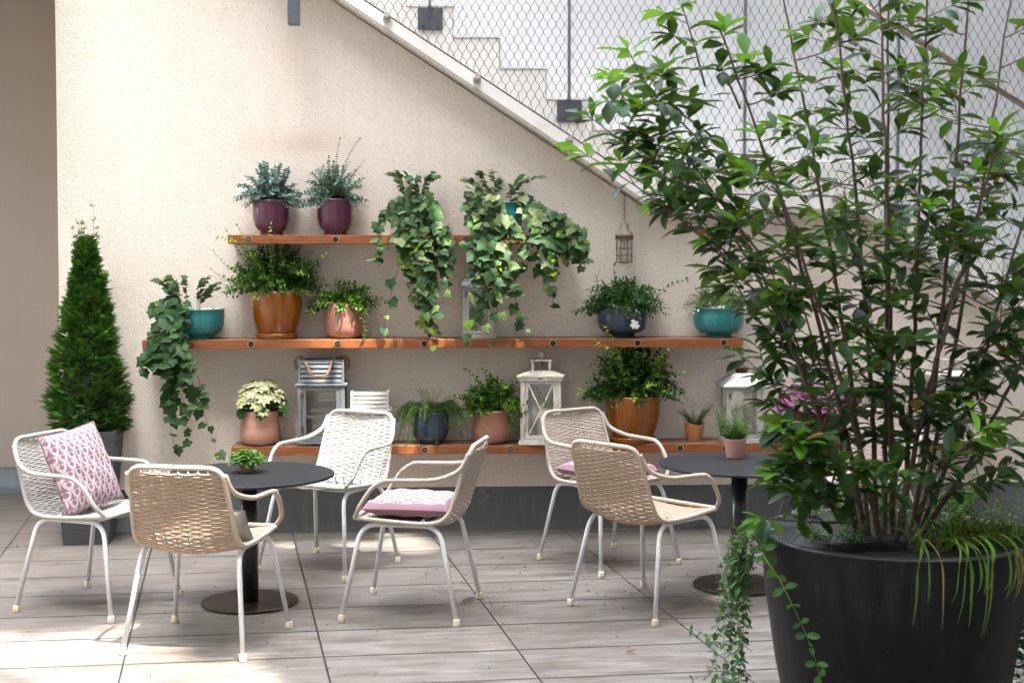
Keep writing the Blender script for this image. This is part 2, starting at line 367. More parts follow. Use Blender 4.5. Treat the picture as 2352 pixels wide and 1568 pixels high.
G['stem_r'] = simple('reddish_stem', (.12,.06,.03), .6)
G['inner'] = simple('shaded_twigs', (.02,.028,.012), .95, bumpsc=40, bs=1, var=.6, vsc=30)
G['blocker_canopy'] = mk_leaf('blocker_tree_leaf', [(.04,.10,.03), (.06,.14,.04)], .5, .3)

# ------------------------------------------------------------------ leaf geometry
def frame(d, up):
    d = d.normalized(); s = d.cross(up)
    if s.length < .05: s = d.cross(V((.3,-1,.2)))
    s.normalize(); return d, s, s.cross(d)
def leaf(b, p, d, up, L, W, m=0, droop=.15, fold=.2, shape='oval'):
    d, s, n = frame(d, up); o = len(b.v); ap = b.v.append
    def P(u, v, h=0): ap(tuple(p + d*(u*L) + s*(v*W) + n*(h*L - droop*L*u*u)))
    if shape == 'tiny':
        P(0,0); P(.5,.5,fold*.3); P(1,0); P(.5,-.5,fold*.3); b.face((o,o+1,o+2), m); b.face((o,o+2,o+3), m)
    elif shape == 'oval' or shape == 'lance' or shape == 'round':
        prof = {'oval': ((.22,.36),(.5,.5),(.8,.33)), 'lance': ((.2,.26),(.55,.5),(.82,.32)), 'round': ((.15,.38),(.5,.52),(.85,.36))}[shape]
        P(0,0)
        for u, w in prof: P(u,-w,fold*w*W/L*1.2); P(u,0); P(u,w,fold*w*W/L*1.2)
        P(1,0)
        b.face((o,o+2,o+1), m); b.face((o,o+3,o+2), m)
        for k in (1,4):
            b.face((o+k,o+k+1,o+k+4,o+k+3), m); b.face((o+k+1,o+k+2,o+k+5,o+k+4), m)
        b.face((o+7,o+8,o+10), m); b.face((o+8,o+9,o+10), m)
    elif shape == 'ivy':
        pts = ((-.0,0),(-.14,.24),(-.02,.47),(.22,.40),(.40,.52),(.62,.25),(1,0))
        P(.22,0,.05)
        for u, v in pts: P(u, v, -.12*abs(v))
        for u, v in reversed(pts[1:-1]): P(u, -v, -.12*abs(v))
        k = 12
        for i in range(k): b.face((o, o+1+i, o+1+(i+1)%k), m)
    elif shape == 'scallop':
        P(0,0,-.05); k = 15
        for i in range(k):
            a = -2.6+5.2*i/(k-1); r = .5*(1+.16*sin(i*pi*.999) if i%2 else .86); P(.42+cos(a)*r-.0, sin(a)*r, (.06 if i%2 else -.02))
        for i in range(k-1): b.face((o, o+1+i, o+2+i), m)
def rdir(r=rnd):
    a = r.uniform(0, 2*pi); z = r.uniform(-1, 1); q = sqrt(1-z*z); return V((q*cos(a), q*sin(a), z))
def bez(a, c, e, k):
    return [a*(1-t)**2 + c*(2*t*(1-t)) + e*t*t for t in [i/(k-1) for i in range(k)]]
UPV = V((0,0,1))
def sprig(lb, sb, path, L, W, sp, m, shape='oval', pairs=True, f0=.25, rs=.0016, jit=.3, sm=0, taper=.35, tipm=None, r=rnd, up=None, ang=1.0, lift=.25, ymax=None):
    """a stem along path with leaves; lb leaf buffer, sb stem buffer"""
    P = path; k = len(P)
    if sb is not None: sb.tube(P, [rs*(1-.6*i/(k-1)) for i in range(k)], 4, sm, caps=False)
    seg = [(P[i+1]-P[i]).length for i in range(k-1)]; tot = sum(seg); s = tot*f0; side = r.uniform(0, 6.3)
    while s < tot:
        q = s; i = 0
        while i < k-2 and q > seg[i]: q -= seg[i]; i += 1
        t = (P[i+1]-P[i]).normalized(); p = P[i] + t*min(q, seg[i]); fr = s/tot
        a_, b_, c_ = frame(t, UPV if abs(t.z) < .9 else V((1,0,0)))
        sc = (1-taper*fr)*r.uniform(.75, 1.15)
        for kk in ((0, pi) if pairs else (0,)):
            d = t*(.35/ang) + (b_*cos(side+kk) + c_*sin(side+kk))*ang + V((0,0,lift)) + rdir(r)*jit
            mm = tipm if (tipm is not None and fr > .82) else m
            leaf(lb, p, d, (up or UPV) + rdir(r)*.35, L*sc, W*sc, mm, r.uniform(.0,.3), .25, shape)
        side += 1.57 + r.uniform(-.4,.4) if pairs else 2.4
        s += sp*r.uniform(.8,1.2)
    if shape != 'tiny':
        leaf(lb, P[-1], (P[-1]-P[-2]), UPV+rdir(r)*.4, L*.7, W*.7, tipm if tipm is not None else m, .1, .25, shape)
def clampy(path, ymax):
    return [V((p.x, min(p.y, ymax), p.z)) for p in path]

# ------------------------------------------------------------------ world: ground + walls
WY = 8.27; SHY = 8.02
def structure(o, kind='structure'): o['kind'] = kind; return o
# floor: one sheet, UV = tile grid
det = .77911586*(-.39589325) - .05836923*.06118397
def grid(x, y):
    X = x-.04023082; Y = y-7.70158914
    return ((X*(-.39589325) - Y*.05836923)/det, (.77911586*Y - .06118397*X)/det)
b = MB(); b.v = [(-14,-14,0),(14,-14,0),(14,12,0),(-14,12,0)]; b.face((0,1,2,3))
o = b.build('patio_floor', M['floor']); structure(o)
uvl = o.data.uv_layers.new(name='UVMap')
for i, vtx in enumerate(((-14,-14),(14,-14),(14,12),(-14,12))): uvl.data[i].uv = grid(*vtx)

# stairs outline, measured at the plane of the stair's side face
SY = 8.12
pL = at(1466, 370, SY); pR = at(1999, 368, SY); RUN = .2645; RISE = .1735
def slope_z(x, left):      # underside line
    if left: a = at(1514, 486, SY); c = at(797, 10, SY)
    else: a = at(1972, 484, SY); c = at(2338, 728, SY)
    return a.z + (x-a.x)*(c.z-a.z)/(c.x-a.x)
xa = at(1514, 486, SY).x; xb = at(1972, 484, SY).x; XL = at(133, 500, WY).x; XR = 6.0
NL = 13; NR = 14
up_pts = []
x = pL.x; z = pL.z; up_pts.append((x, z))
lefts = []
for k in range(NL):
    lefts += [(x - .0, z+RISE*.0)]; z2 = z+RISE; lefts.append((x, z2)); x -= RUN; lefts.append((x, z2)); z = z2
xtop = x
prof = []
# clockwise from upper left end: steps down to landing, landing, steps down right, then back along the underside
top = [(xtop-.9, z)] + list(reversed(lefts)) + [(pR.x, pR.z)]
x = pR.x; z = pR.z
for k in range(NR):
    z -= RISE; top.append((x, z)); x += RUN; top.append((x, z))
    if z < .25: break
top.append((x, 0.02))
bot = [(x-.6, .02), (xb+ (0), slope_z(xb, False)), (xa, slope_z(xa, True)), (xtop-.2, slope_z(xtop-.2, True)), (xtop-.9, slope_z(xtop-.2, True))]
zz_ = slope_z(xb, False)
# underside point near the floor on the right flight
sl = (slope_z(xb+1, False)-slope_z(xb, False)); xf = xb + (.02-zz_)/sl
bot[0] = (min(x-.1, xf), .02)
outline = top + bot
dedup = [outline[0]]
for q in outline[1:]:
    if hypot(q[0]-dedup[-1][0], q[1]-dedup[-1][1]) > 1e-4: dedup.append(q)
st = thing('staircase', 'stained white concrete staircase descending to the right above the plastered wall', 'staircase', (0,0,0))
b = MB(); b.prism(list(reversed(dedup)), SY, 9.40); b.build('flight', M['stair'], st, bevel=.006)
edge = MB()
for i in range(len(top)-1):
    (xa_, za_), (xb2, zb2) = top[i], top[i+1]
    if abs(za_-zb2) < 1e-4 and xb2-xa_ > .05: edge.box(xa_+.003, xb2+.003, SY-.004, SY+.03, za_-.007, za_+.0025)
    elif abs(xa_-xb2) < 1e-4: edge.box(xa_-.003, xa_+.0035, SY-.003, SY+.03, min(za_,zb2)+.003, max(za_,zb2)-.008)
edge.build('stained_step_edge', M['stair_lip'], st)
# weathered drip lip along the lower edge of the side face
b = MB()
for (x0, x1, left) in ((xtop-.2, xa, True), (xa, xb, None), (xb, xf, False)):
    z0 = slope_z(x0, left) if left is not None else slope_z(xa, True); z1 = slope_z(x1, left) if left is not None else slope_z(xb, False)
    n_ = 8
    b.prism([(x0, z0-.013), (x1, z1-.013), (x1, z1+.012), (x0, z0+.012)], SY-.006, WY-.03)
b.build('drip_lip', M['stair_lip'], st)
# main wall (plaster) below the stairs
gapz = .016
wl = thing('plaster_wall', 'rough beige plaster wall carrying the three wooden shelves', 'wall')
PZ = at(1100, 1117, WY).z
b = MB()
b.prism([(XL, PZ), (xf-.1, PZ), (xf-.05, PZ+.02), (xb, slope_z(xb, False)-gapz), (xa, slope_z(xa, True)-gapz), (xtop-.0, slope_z(xtop, True)-gapz), (XL, slope_z(xtop, True)-gapz)], WY, 8.6)
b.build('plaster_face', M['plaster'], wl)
# plaster continues left above at full height (short parapet)
b = MB(); b.prism([(XL+.004, 0.0), (xf+.3, 0.0), (xf+.3, PZ-.004), (XL+.004, PZ-.004)], WY+.016, 8.58)
b.build('plinth', M['plinth'], wl)
b = MB()
for px in (1120, 1422+0, 845, 1650):
    q = at(px, 1139, WY+.016); b.lathe([(.012,0),(.012,.006),(.008,.008)], 14)
    for i in range(len(b.v)-42, len(b.v)):
        x_, y_, z_ = b.v[i]; b.v[i] = (q.x+x_, WY+.016-z_, q.z+y_)
b.build('plinth_plug', M['plinth_blue'], wl, smooth=True)
b = MB(); b.box(XL-.02, at(330,1221,8.27).x+.3, WY+.004, WY+.02, 0.004, .10); b.build('metal_flashing', M['plinth_blue'], wl)
# recessed wall at the left, and the passage ceiling over it
rw = thing('recessed_wall', 'smooth grey beige wall set back at the left edge', 'wall')
RZ = at(20, 1073, 9.76).z
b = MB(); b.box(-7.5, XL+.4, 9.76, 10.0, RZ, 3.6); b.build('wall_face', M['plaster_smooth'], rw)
b = MB(); b.box(-7.5, XL+.4, 9.775, 9.99, 0, RZ-.003); b.build('plinth', M['plinth_blue'], rw)
b = MB(); b.box(-7.5, XL+.4, 9.73, 9.774, 0, .035); b.build('floor_trim', M['post'], rw)
b = MB(); b.box(XL, XL+.25, 8.59, 9.76, 0.002, 4.6); b.build('side_return', M['plaster'], rw)
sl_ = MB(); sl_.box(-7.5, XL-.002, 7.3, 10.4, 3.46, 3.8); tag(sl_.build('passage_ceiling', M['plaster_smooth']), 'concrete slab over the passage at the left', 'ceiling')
# white wall behind the stairs
b = MB(); b.box(XL+.26, 6.4, 9.46, 9.72, 0, 7.5)
tag(b.build('white_wall', M['white_wall']), 'smooth bright white wall behind the stairs and the wire net', 'wall')
# the rest of the courtyard, out of frame
b = MB(); b.box(-9, 9, -8.6, -8, 0, 25); tag(b.build('courtyard_facade', M['facade']), 'beige facade closing the courtyard behind the viewer', 'building')
b = MB(); b.box(-7.2, -6.8, -8, 7.9, 0, 21); tag(b.build('courtyard_facade', M['facade']), 'beige facade closing the courtyard on the left', 'building')
b = MB(); b.box(7.2, 7.6, -8, 11, 0, 13); tag(b.build('courtyard_facade', M['facade']), 'white facade closing the courtyard on the right', 'building')
# downpipe stub
a = at(661, 20, 8.0); c = at(688, 57, 8.0)
b = MB(); b.box(a.x, c.x, 7.98, 8.05, c.z, 4.2); dp = b.build('square_downpipe', M['dark_metal'], bevel=.003)
tag(dp, 'dark grey square metal pipe ending above the plaster wall', 'pipe')

# handrail on the far side
a = at(1960, 2, 9.36); c = at(2352, 243, 9.36); d = (c-a).normalized()
b = MB(); b.tube([a-d*1.2, c+d*1.6], .021, 12)
hr = thing('stair_handrail', 'bronze coloured tubular handrail on the white wall', 'handrail'); b.build('rail', M['handrail'], hr, smooth=True)
for k in (.1, 1.5):
    q = a+d*k; b = MB(); b.tube([q, q+V((0,.05,-.05)), q+V((0,.10,-.05))], .008, 8); b.build('bracket', M['handrail'], hr, smooth=True)

# ------------------------------------------------------------------ wire net railing
NY = 8.05
ng = thing('net_railing', 'stainless wire net railing with grey posts along the stairs', 'railing')
c0 = at(797, -26, NY); c1 = at(1508, 442, NY); c2 = at(1935, 452, NY); c3 = at(2352, 727, NY)
sl1 = (c1.z-c0.z)/(c1.x-c0.x); sl2 = (c3.z-c2.z)/(c3.x-c2.x)
def rope_z(x):
    if x < c1.x: return c1.z + sl1*(x-c1.x)
    if x < c2.x: return c1.z + (c2.z-c1.z)*(x-c1.x)/(c2.x-c1.x)
    return c2.z + sl2*(x-c2.x)
b = MB(); SPN = .0240; HH = .044; ztop = 3.32
k0 = int((at(745,0,NY).x)/SPN)-1; k1 = int(at(2420,0,NY).x/SPN)+1
fer = MB()
for k in range(k0, k1):
    x0 = k*SPN; zr = rope_z(x0); j0 = math.ceil((zr+.004)/HH); pts = [V((x0, NY, zr))]
    j = j0
    while j*HH < ztop:
        for q in (0, .25, .5, .75):
            tz = (j+q)*HH; s_ = cos(pi*(j+q)) * (1 if k % 2 == 0 else -1)
            s_ = math.copysign(abs(s_)**.8, s_)
            pts.append(V((x0 + s_*SPN*.48 + .0028*sin(2.3*tz+4*x0)+.0015*sin(9*tz-7*x0), NY + .0006*(k%2), tz)))
        if ((j + k) % 2 == 0): 
            fx = x0 + SPN*.5 + .0028*sin(2.3*j*HH+4*x0)+.0015*sin(9*j*HH-7*x0); fer.box(fx-.0026, fx+.0026, NY-.003, NY+.003, j*HH-.0045, j*HH+.0045)
        j += 1
    if len(pts) > 3: b.tube(pts, .0016, 3, caps=False)
b.build('wire_net', M['steel'], ng); fer.build('ferrules', M['steel'], ng)
b = MB()
pts = [V((x_, NY, rope_z(x_))) for x_ in [c0.x-.6 + i*.012 for i in range(int((c3.x+1-c0.x+.6)/.012))]]
b.tube(pts, [.0058 if i % 2 else .0044 for i in range(len(pts))], 6); b.build('bottom_cable', M['steel'], ng, smooth=True)
for (px, py) in ((888,35),(1096,177),(1309,318),(1505,442),(1926,450),(2140,590)):
    q = at(px, py, NY); b = MB(); b.tube([(q.x, SY, q.z-.012), (q.x, SY-.02, q.z-.012)], .023, 18); b.tube([(q.x, SY-.015, q.z-.006), (q.x, NY-.02, q.z)], .014, 16)
    b.build('cable_mount', M['knob'], ng, smooth=False)
for (px, py0, py1, w) in ((988,18,70,57), (1308,230,281,57), (1710,366,396,57), (2060,470,520,57)):
    a = at(px-w/2, py0, SY-.01); c = at(px+w/2, py1, SY-.01); b = MB(); b.box(a.x, c.x, SY-.014, SY-.002, c.z, a.z)
    pl = b.build('post_plate', M['dark_metal'], ng, bevel=.001)
    for fx in (.2, .8):
        xq = a.x+(c.x-a.x)*fx; zq = c.z+.028; bb = MB(); bb.tube([(xq, SY-.012, zq), (xq, SY-.03, zq)], .009, 6); bb.build('plate_bolt', M['steel_bolt'], pl)
    b = MB(); xm = at(px-1, py0, 8.09).x; b.box(xm-.009, xm+.009, 8.075, 8.105, a.z-.0, 3.9); b.build('post', M['post'], ng)

# ------------------------------------------------------------------ shelves
ZS = {'bottom': at(1400, 1020, SHY).z, 'middle': at(1000, 779, SHY).z, 'top': at(900, 540, SHY).z}
TH = .049
def shelf(label, key, px0, px1, bolts, joints=()):
    z = ZS[key]; x0 = at(px0, 0, SHY).x; x1 = at(px1, 0, SHY).x
    t = thing('wooden_shelf', label, 'shelf', (x0, SHY, z-TH), 0, 'plank shelves on the plaster wall')
    xs = [0]+[at(j,0,SHY).x-x0 for j in joints]+[x1-x0]
    for i in range(len(xs)-1):
        b = MB(); b.box(xs[i]+(.001 if i else 0), xs[i+1]-.001, 0, WY-SHY+.002, 0, TH)
        b.build('plank', M['wood'], t, bevel=.0025)
    for px, kind in bolts:
        x = at(px, 0, SHY).x-x0; zc = TH*.5
        b = MB(); n_ = 24
        def ringp(r, y): return [(x+r*cos(2*pi*i/n_), y, zc+r*sin(2*pi*i/n_)) for i in range(n_)]
        # drilled socket: pale rim, dark cup
        o0 = 0; b.v += ringp(.0205, -.0035)+ringp(.0165, -.0040)+ringp(.0165, -.0008)
        for i in range(n_):
            j = (i+1) % n_; b.face((i, j, n_+j, n_+i), 0); b.face((n_+i, n_+j, 2*n_+j, 2*n_+i), 1)
        b.v += ringp(.0205, .001)
        for i in range(n_):
            j = (i+1) % n_; b.face((i, 3*n_+i, 3*n_+j, j), 0)
        b.face([2*n_+i for i in reversed(range(n_))], 1)
        s = b.build('bolt_socket', [M['hole_rim'], M['gap']], t)
        if kind:
            b = MB(); b.tube([(x, .0, zc), (x, -.0028, zc)], .0115, 6); b.tube([(x, -.0025, zc), (x, -.0036, zc)], .0065, 12); b.build('bolt_head', M['steel_bolt'], s)
    return t
shelf('short top wooden shelf under the purple and ivy pots', 'top', 519, 1311, [(567,1),(768,0),(1069,1),(1268,0)], (905,))
shelf('long middle wooden shelf with the small blue bowl and amber pot', 'middle', 318, 1712, [(571,0),(771,1),(972,0),(1072,1),(1271,0),(1467,0),(1667,0)], (1023,))
shelf('long bottom wooden shelf behind the chairs and tables', 'bottom', 523, 2300, [(974,1),(1172,1),(1373,0),(1567,0),(1672,0),(2068,0),(2230,1)], (1280,1880))

# ------------------------------------------------------------------ pots and plants
def pot_bowl(R, h, foot=.6, fh=.12):   # rounded bowl on a foot ring
    pr = [(R*foot*.98, 0), (R*foot*1.0, h*.02), (R*foot*.96, h*fh), (R*.74, h*(fh+.05)), (R*.90, h*(fh+.17)), (R*.975, h*(fh+.34)), (R*1.0, h*.75), (R*1.0, h*.97), (R*1.035, h*.985), (R*1.03, h), (R*.96, h), (R*.95, h*.86)]
    return pr
def pot_tall(R, h):     # amber egg shaped pot
    return [(R*.66, 0), (R*.68, h*.02), (R*.80, h*.16), (R*.92, h*.38), (R*.985, h*.62), (R*1.0, h*.82), (R*.985, h*.97), (R*.975, h), (R*.92, h), (R*.90, h*.9)]
def pot_belly(R, h):    # copper pot, belly low
    return [(R*.62, 0), (R*.80, h*.04), (R*.95, h*.14), (R*1.0, h*.28), (R*.985, h*.45), (R*.93, h*.7), (R*.88, h*.9), (R*.875, h), (R*.83, h), (R*.82, h*.9)]
def pot_taper(R, h):
    return [(R*.70, 0), (R*.72, h*.03), (R*.86, h*.55), (R*.97, h*.93), (R*1.0, h), (R*.93, h), (R*.91, h*.9)]
def place(px0, px1, py_top, key=None, Y=8.145, z=None):
    z = ZS[key] if key else z; c = at((px0+px1)/2, py_top, Y); R = (at(px1, py_top, Y).x - at(px0, py_top, Y).x)/2
    return c.x, z, R, c.z - z
def potted(label, cat, px0, px1, py_top, key, profile, mat, Y=8.145, saucer=False, soil=.93, name='potted_plant', z=None, wob=None, group='potted plants on the shelves', **kw):
    x, z, R, h = place(px0, px1, py_top, key, Y, z)
    t = thing(name, label, cat, (x, Y, z), rnd.uniform(-.2,.2) if False else 0, group)
    z0 = 0
    if saucer:
        b = MB(); b.lathe([(R*.72,0),(R*.82,h*.02),(R*.79,h*.045),(R*.85,h*.085),(R*.84,h*.115),(R*.80,h*.118),(R*.7,h*.07)], 48); b.build('saucer', mat, t, smooth=True); z0 = h*.062; h -= z0
    b = MB(); b.lathe([(r, zz+z0) for r, zz in profile(R, h, **kw)], 56, wob=wob); b.build('pot', mat, t, smooth=True)
    b = MB(); b.lathe([(R*.5, z0+h*(soil-.03)), (R*.93 if profile is not pot_belly else R*.84, z0+h*(soil-.02)), (R*.4, z0+h*soil), (.001, z0+h*(soil+.015))], 24); b.build('soil', M['soil'], t, smooth=True)
    return t, R, z0+h, WY-.012-Y
def fin(t, lb, lm, sb=None, sm=None, name='foliage'):
    o = lb.build(name, lm, t, smooth=True)
    if sb is not None and sb.v: sb.build('stems', sm, t, smooth=True)
    return o

def dome(t, R, h, ym, lm, n, rx, rz, L, W, sp, shape='oval', cx=0, base=.6, low=-.1, rs=.0015, r=rnd, m=0, tips=None, f0=.3, pairs=True, arch=.3, sm='stem_g', yr=None, extra=None, lift=.25, jit=.3, frac_m=None, tipf=1.0):
    lb, sb = MB(), MB(); yr = yr or rx*.7; n = int(n*1.9); L *= 1.2; W *= 1.45; rx *= 1.13; rz *= 1.15; yr *= 1.1
    for i in range(n):
        a = r.uniform(0, 2*pi); el = r.random()**1.15; q = r.uniform(.72, 1.0)
        e = V((cx + cos(a)*rx*q*cos(el*1.45), sin(a)*yr*q*cos(el*1.45), h + low*rz*(1-el) + rz*sin(el*1.45)*q))
        if e.y > ym-.01: e.y = ym - r.uniform(.01,.06)
        s0 = V((cos(a)*R*base*r.random(), sin(a)*R*base*r.random(), h-.015))
        c = s0.lerp(e, .5) + V((0,0,arch*rz*r.uniform(.5,1.1)))
        P = clampy(bez(s0, c, e, 9), ym)
        mm = m
        if frac_m and r.random() < frac_m[0]: mm = frac_m[1]
        sprig(lb, sb, P, L, W, sp, mm, shape, pairs, f0, rs, jit, tipm=(tips if tips is not None and r.random() < tipf else None), r=r, lift=lift)
    for (path, mm) in (extra or []):
        P = [V(p) for p in path]; 
        PP = bez(P[0], P[1], P[2], 14) if len(P) == 3 else P
        sprig(lb, sb, clampy(PP, ym), L*.85, W*.85, sp*1.5, mm, shape, pairs, .12, rs, jit*.8, r=r, lift=lift, tipm=tips)
    return fin(t, lb, lm, sb, M[sm])

# ivy: upright tuft + cascades of given lateral drift / length
def ivy(t, R, h, ym, lm, tuft_n, tuft_h, falls, size=.060, r=rnd, cx=0, tw=1.25, a0=-.95, a1=-.05):
    lb, sb = MB(), MB()
    def ivl(p, out, sc, m=0, down=.6):
        d = V((r.uniform(-.8,.8), -.35+r.uniform(-.3,.3), -down+r.uniform(-.5,.5))); up = V((r.uniform(-.6,.6), -1.0+r.uniform(-.1,.4), .75+r.uniform(-.5,.5)))
        L = size*sc*r.uniform(.55, 1.25); q = p + V((r.uniform(-.6,.6), out, r.uniform(-.3,.3)))*.04
        if q.y > ym-.012: q.y = ym-.012
        sb.tube([p, (p+q)/2+V((0,-.006,.004)), q], .0009, 3, 0, caps=False)
        leaf(lb, q, d, up, L, L*1.02, m, r.uniform(0,.25), .2, 'ivy')
    def mpick(fr=0): 
        if fr > .9 and r.random() < .2: return 2
        return 1 if r.random() < .42 else 0
    for i in range(tuft_n):
        a = r.uniform(0, 2*pi); s0 = V((cx+cos(a)*R*.5, sin(a)*R*.5, h-.01)); L = tuft_h*r.uniform(.4, 1)
        e = s0 + V((cos(a)*R*tw*r.uniform(.2,1), sin(a)*R*.6, L)); P = clampy(bez(s0, s0+V((0,0,L*.8)), e, 8), ym); sb.tube(P, .0012, 4, 0, caps=False)
        for k in range(2, 8):
            d = V((cos(a)+r.uniform(-1,1), -.5+r.uniform(-.6,.6), r.uniform(-.2,.5))); L2 = size*r.uniform(.45,.85)
            leaf(lb, P[k], d, V((r.uniform(-.4,.4), -.75, 1)), L2, L2, mpick(k/8), .1, .2, 'ivy')
    for (dx, ln, n) in falls:
        for i in range(n):
            a = r.uniform(pi*a0, a1*pi) if abs(dx) < R*1.2 else (r.uniform(-.6,.1) if dx > 0 else pi+r.uniform(-.1,.6))
            rim = V((cx+cos(a)*R*1.03, sin(a)*R*1.03, h+r.uniform(0,.03)))
            ll = ln*r.uniform(.45,1.0) if i else ln
            e = V((cx+dx+r.uniform(-.06,.06)*(1+ll), min(ym-.03, -R-.05+r.uniform(-.05,.07)), h-ll)); s0 = V((cx+cos(a)*R*.4, sin(a)*R*.4, h-.01))
            P0 = bez(s0, rim+V((0,0,.06)), rim+V((cos(a)*.02, sin(a)*.02, -.02)), 6)
            P1 = bez(P0[-1], V((rim.x*.4+e.x*.6+r.uniform(-.05,.05), e.y-.01, h-ll*.35)), e, 14)[1:]
            P = clampy(P0+P1, ym)
            for q in range(6, len(P)): P[q] += V((r.uniform(-.01,.01), r.uniform(-.008,.008), 0))
            sb.tube(P, .0014, 4, 0, caps=False)
            k = 4; tot = len(P)
            for k in range(3, tot):
                for _ in range((r.random() < .80) + (k > 5 and r.random() < .5)):
                    fr = k/(tot-1); ivl(P[k]+V((0,0,r.uniform(-.02,.02))), -.4, (.85+.42*fr)*(.7 if fr > .93 else 1), mpick(fr))
    fin(t, lb, lm, sb, M['stem_r'])

# 1,2 eucalyptus
R7 = random.Random(11)
t, R, h, ym = potted('wine purple pot with round leaved silver blue eucalyptus, leftmost on the top shelf', 'potted plant', 580, 667, 461, 'top', pot_bowl, M['burgundy'])
dome(t, R, h, ym, [M['euca']], 44, .185, .20, .022, .020, .0105, 'round', r=R7, f0=.2, rs=.0013, low=-.15, sm='stem', arch=.25)
t, R, h, ym = potted('wine purple pot with taller green grey eucalyptus, second on the top shelf', 'potted plant', 727, 812, 459, 'top', pot_bowl, M['burgundy'])
dome(t, R, h, ym, [M['euca2'], M['euca']], 50, .19, .21, .021, .012, .010, 'oval', r=R7, f0=.25, rs=.0013, low=-.18, sm='stem', arch=.25, frac_m=(.3,1),
     extra=[(((.01,0,h),(.03,0,h+.2),(.14,-.02,h+.34)),0), (((0,0,h),(.0,0,h+.2),(.03,-.02,h+.34)),0), (((.02,0,h),(.1,0,h+.15),(.17,-.03,h+.22)),0)])
# 3,4 ivy on top shelf
IVM = [M['ivy'], M['ivy_var'], M['lime']]
R8 = random.Random(5)
t, R, h, ym = potted('turquoise pot hidden by variegated ivy trailing from the middle of the top shelf', 'potted plant', 908, 990, 468, 'top', pot_bowl, M['teal'], Y=8.13)
ivy(t, R, h, ym, IVM, 15, .20, [(-.08,.70,4),(.03,.78,6),(.13,.72,4),(.17,.50,2),(-.02,.4,3),(-.15,.30,1)], r=R8)
t, R, h, ym = potted('turquoise pot with variegated ivy spilling over the right end of the top shelf', 'potted plant', 1084, 1203, 466, 'top', pot_bowl, M['teal'], Y=8.13)
ivy(t, R, h, ym, IVM, 16, .19, [(-.10,.74,4),(-.02,.76,6),(.10,.70,4),(-.14,.5,2),(.24,.58,3),(.34,.42,4),(.45,.36,4),(.55,.30,3)], r=R8, a1=-.5)
# 5 ivy mid shelf left
t, R, h, ym = potted('turquoise pot with dark green ivy hanging from the left end of the middle shelf', 'potted plant', 397, 515, 709, 'middle', pot_bowl, M['teal'], Y=8.14)
ivy(t, R, h, ym, [M['ivy'], M['ivy'], M['lime']], 13, .20, [(-.10,.62,3),(-.04,.76,4),(.05,.73,3),(-.15,.35,2),(.10,.80,1)], .060, r=R8, cx=-.065, tw=1.05, a1=-.45)
pb = MB()
for i in range(9):
    a = rnd.uniform(-1,1); c_ = (R*.2+R*.6*rnd.random(), a*R*.4, h-.004)
    pb.lathe([(.001,-.009),(.012,-.006),(.016,0),(.012,.006),(.001,.009)], 10, c=c_)
pb.build('pebbles', M['pebble'], t, smooth=True)
# 6 amber pot left
PER = [M['peri'], M['peri_l'], M['lime']]
R9 = random.Random(21)
t, R, h, ym = potted('large amber glazed pot with bushy green creeper on the middle shelf', 'potted plant', 576, 694, 668, 'middle', pot_tall, M['amber'], saucer=True)
dome(t, R, h, ym, PER, 92, .285, .24, .030, .017, .017, 'oval', r=R9, low=-.12, tips=2, tipf=.16, f0=.3, frac_m=(.12,1),
     extra=[(((-.05,-.05,h),(-.25,-.1,h+.10),(-.33,-.12,h+.22)),1), (((-.05,-.05,h),(-.2,-.1,h+.2),(-.26,-.14,h+.34)),1), (((0,-.1,h),(-.03,-.16,h+.3),(-.01,-.17,h+.37)),1), (((0,-.1,h),(-.15,-.16,h+.26),(-.19,-.19,h+.36)),1), (((-.05,-.05,h),(-.22,-.1,h+.02),(-.36,-.12,h+.13)),1), (((.05,-.05,h),(.2,-.1,h+.16),(.30,-.12,h+.21)),0), (((-.05,-.1,h),(-.12,-.16,h+.3),(-.30,-.17,h+.30)),1)])
# 7 copper pot mid
t, R, h, ym = potted('copper pot with light green trailing periwinkle between amber pot and ivy', 'potted plant', 746, 836, 697, 'middle', pot_belly, M['copper'])
dome(t, R, h, ym, PER, 46, .20, .12, .030, .014, .016, 'oval', r=R9, low=-.35, f0=.25, frac_m=(.55,1), tips=1, tipf=.5,
     extra=[(((.05,-.08,h),(.12,-.13,h+.05),(.12,-.14,h-.17)),1), (((-.05,-.08,h),(-.13,-.13,h+.03),(-.19,-.14,h-.07)),1), (((.05,-.05,h),(.2,-.1,h+.08),(.27,-.1,h-.02)),0)])
# 9 navy bowl mid
t, R, h, ym = potted('navy blue bowl with dark jasmine and one white blossom cluster', 'potted plant', 1371, 1488, 706, 'middle', pot_bowl, M['navy'], foot=.48, fh=.14)
dome(t, R, h, ym, [M['jasmine']], 80, .245, .15, .034, .014, .017, 'oval', r=R9, low=-.25, f0=.25,
     extra=[(((.05,-.08,h),(.2,-.13,h+.12),(.35,-.14,h+.16)),0), (((0,-.1,h),(.0,-.2,h+.06),(.03,-.2,h-.07)),0), (((0,0,h),(-.07,-.1,h+.22),(-.06,-.1,h+.24)),0), (((-.05,0,h),(-.2,-.1,h+.1),(-.15,-.1,h+.20)),0)])
fb = MB()
for i in range(16):
    c_ = V((.045,-.21,h-.085)) + rdir()*.022
    for k in range(5):
        a = k*2*pi/5; leaf(fb, c_, V((cos(a), -.3, sin(a))), V((0,-1,0)), .011, .008, 0, .1, .1, 'tiny')
fb.build('blossom', M['daisy'], t)
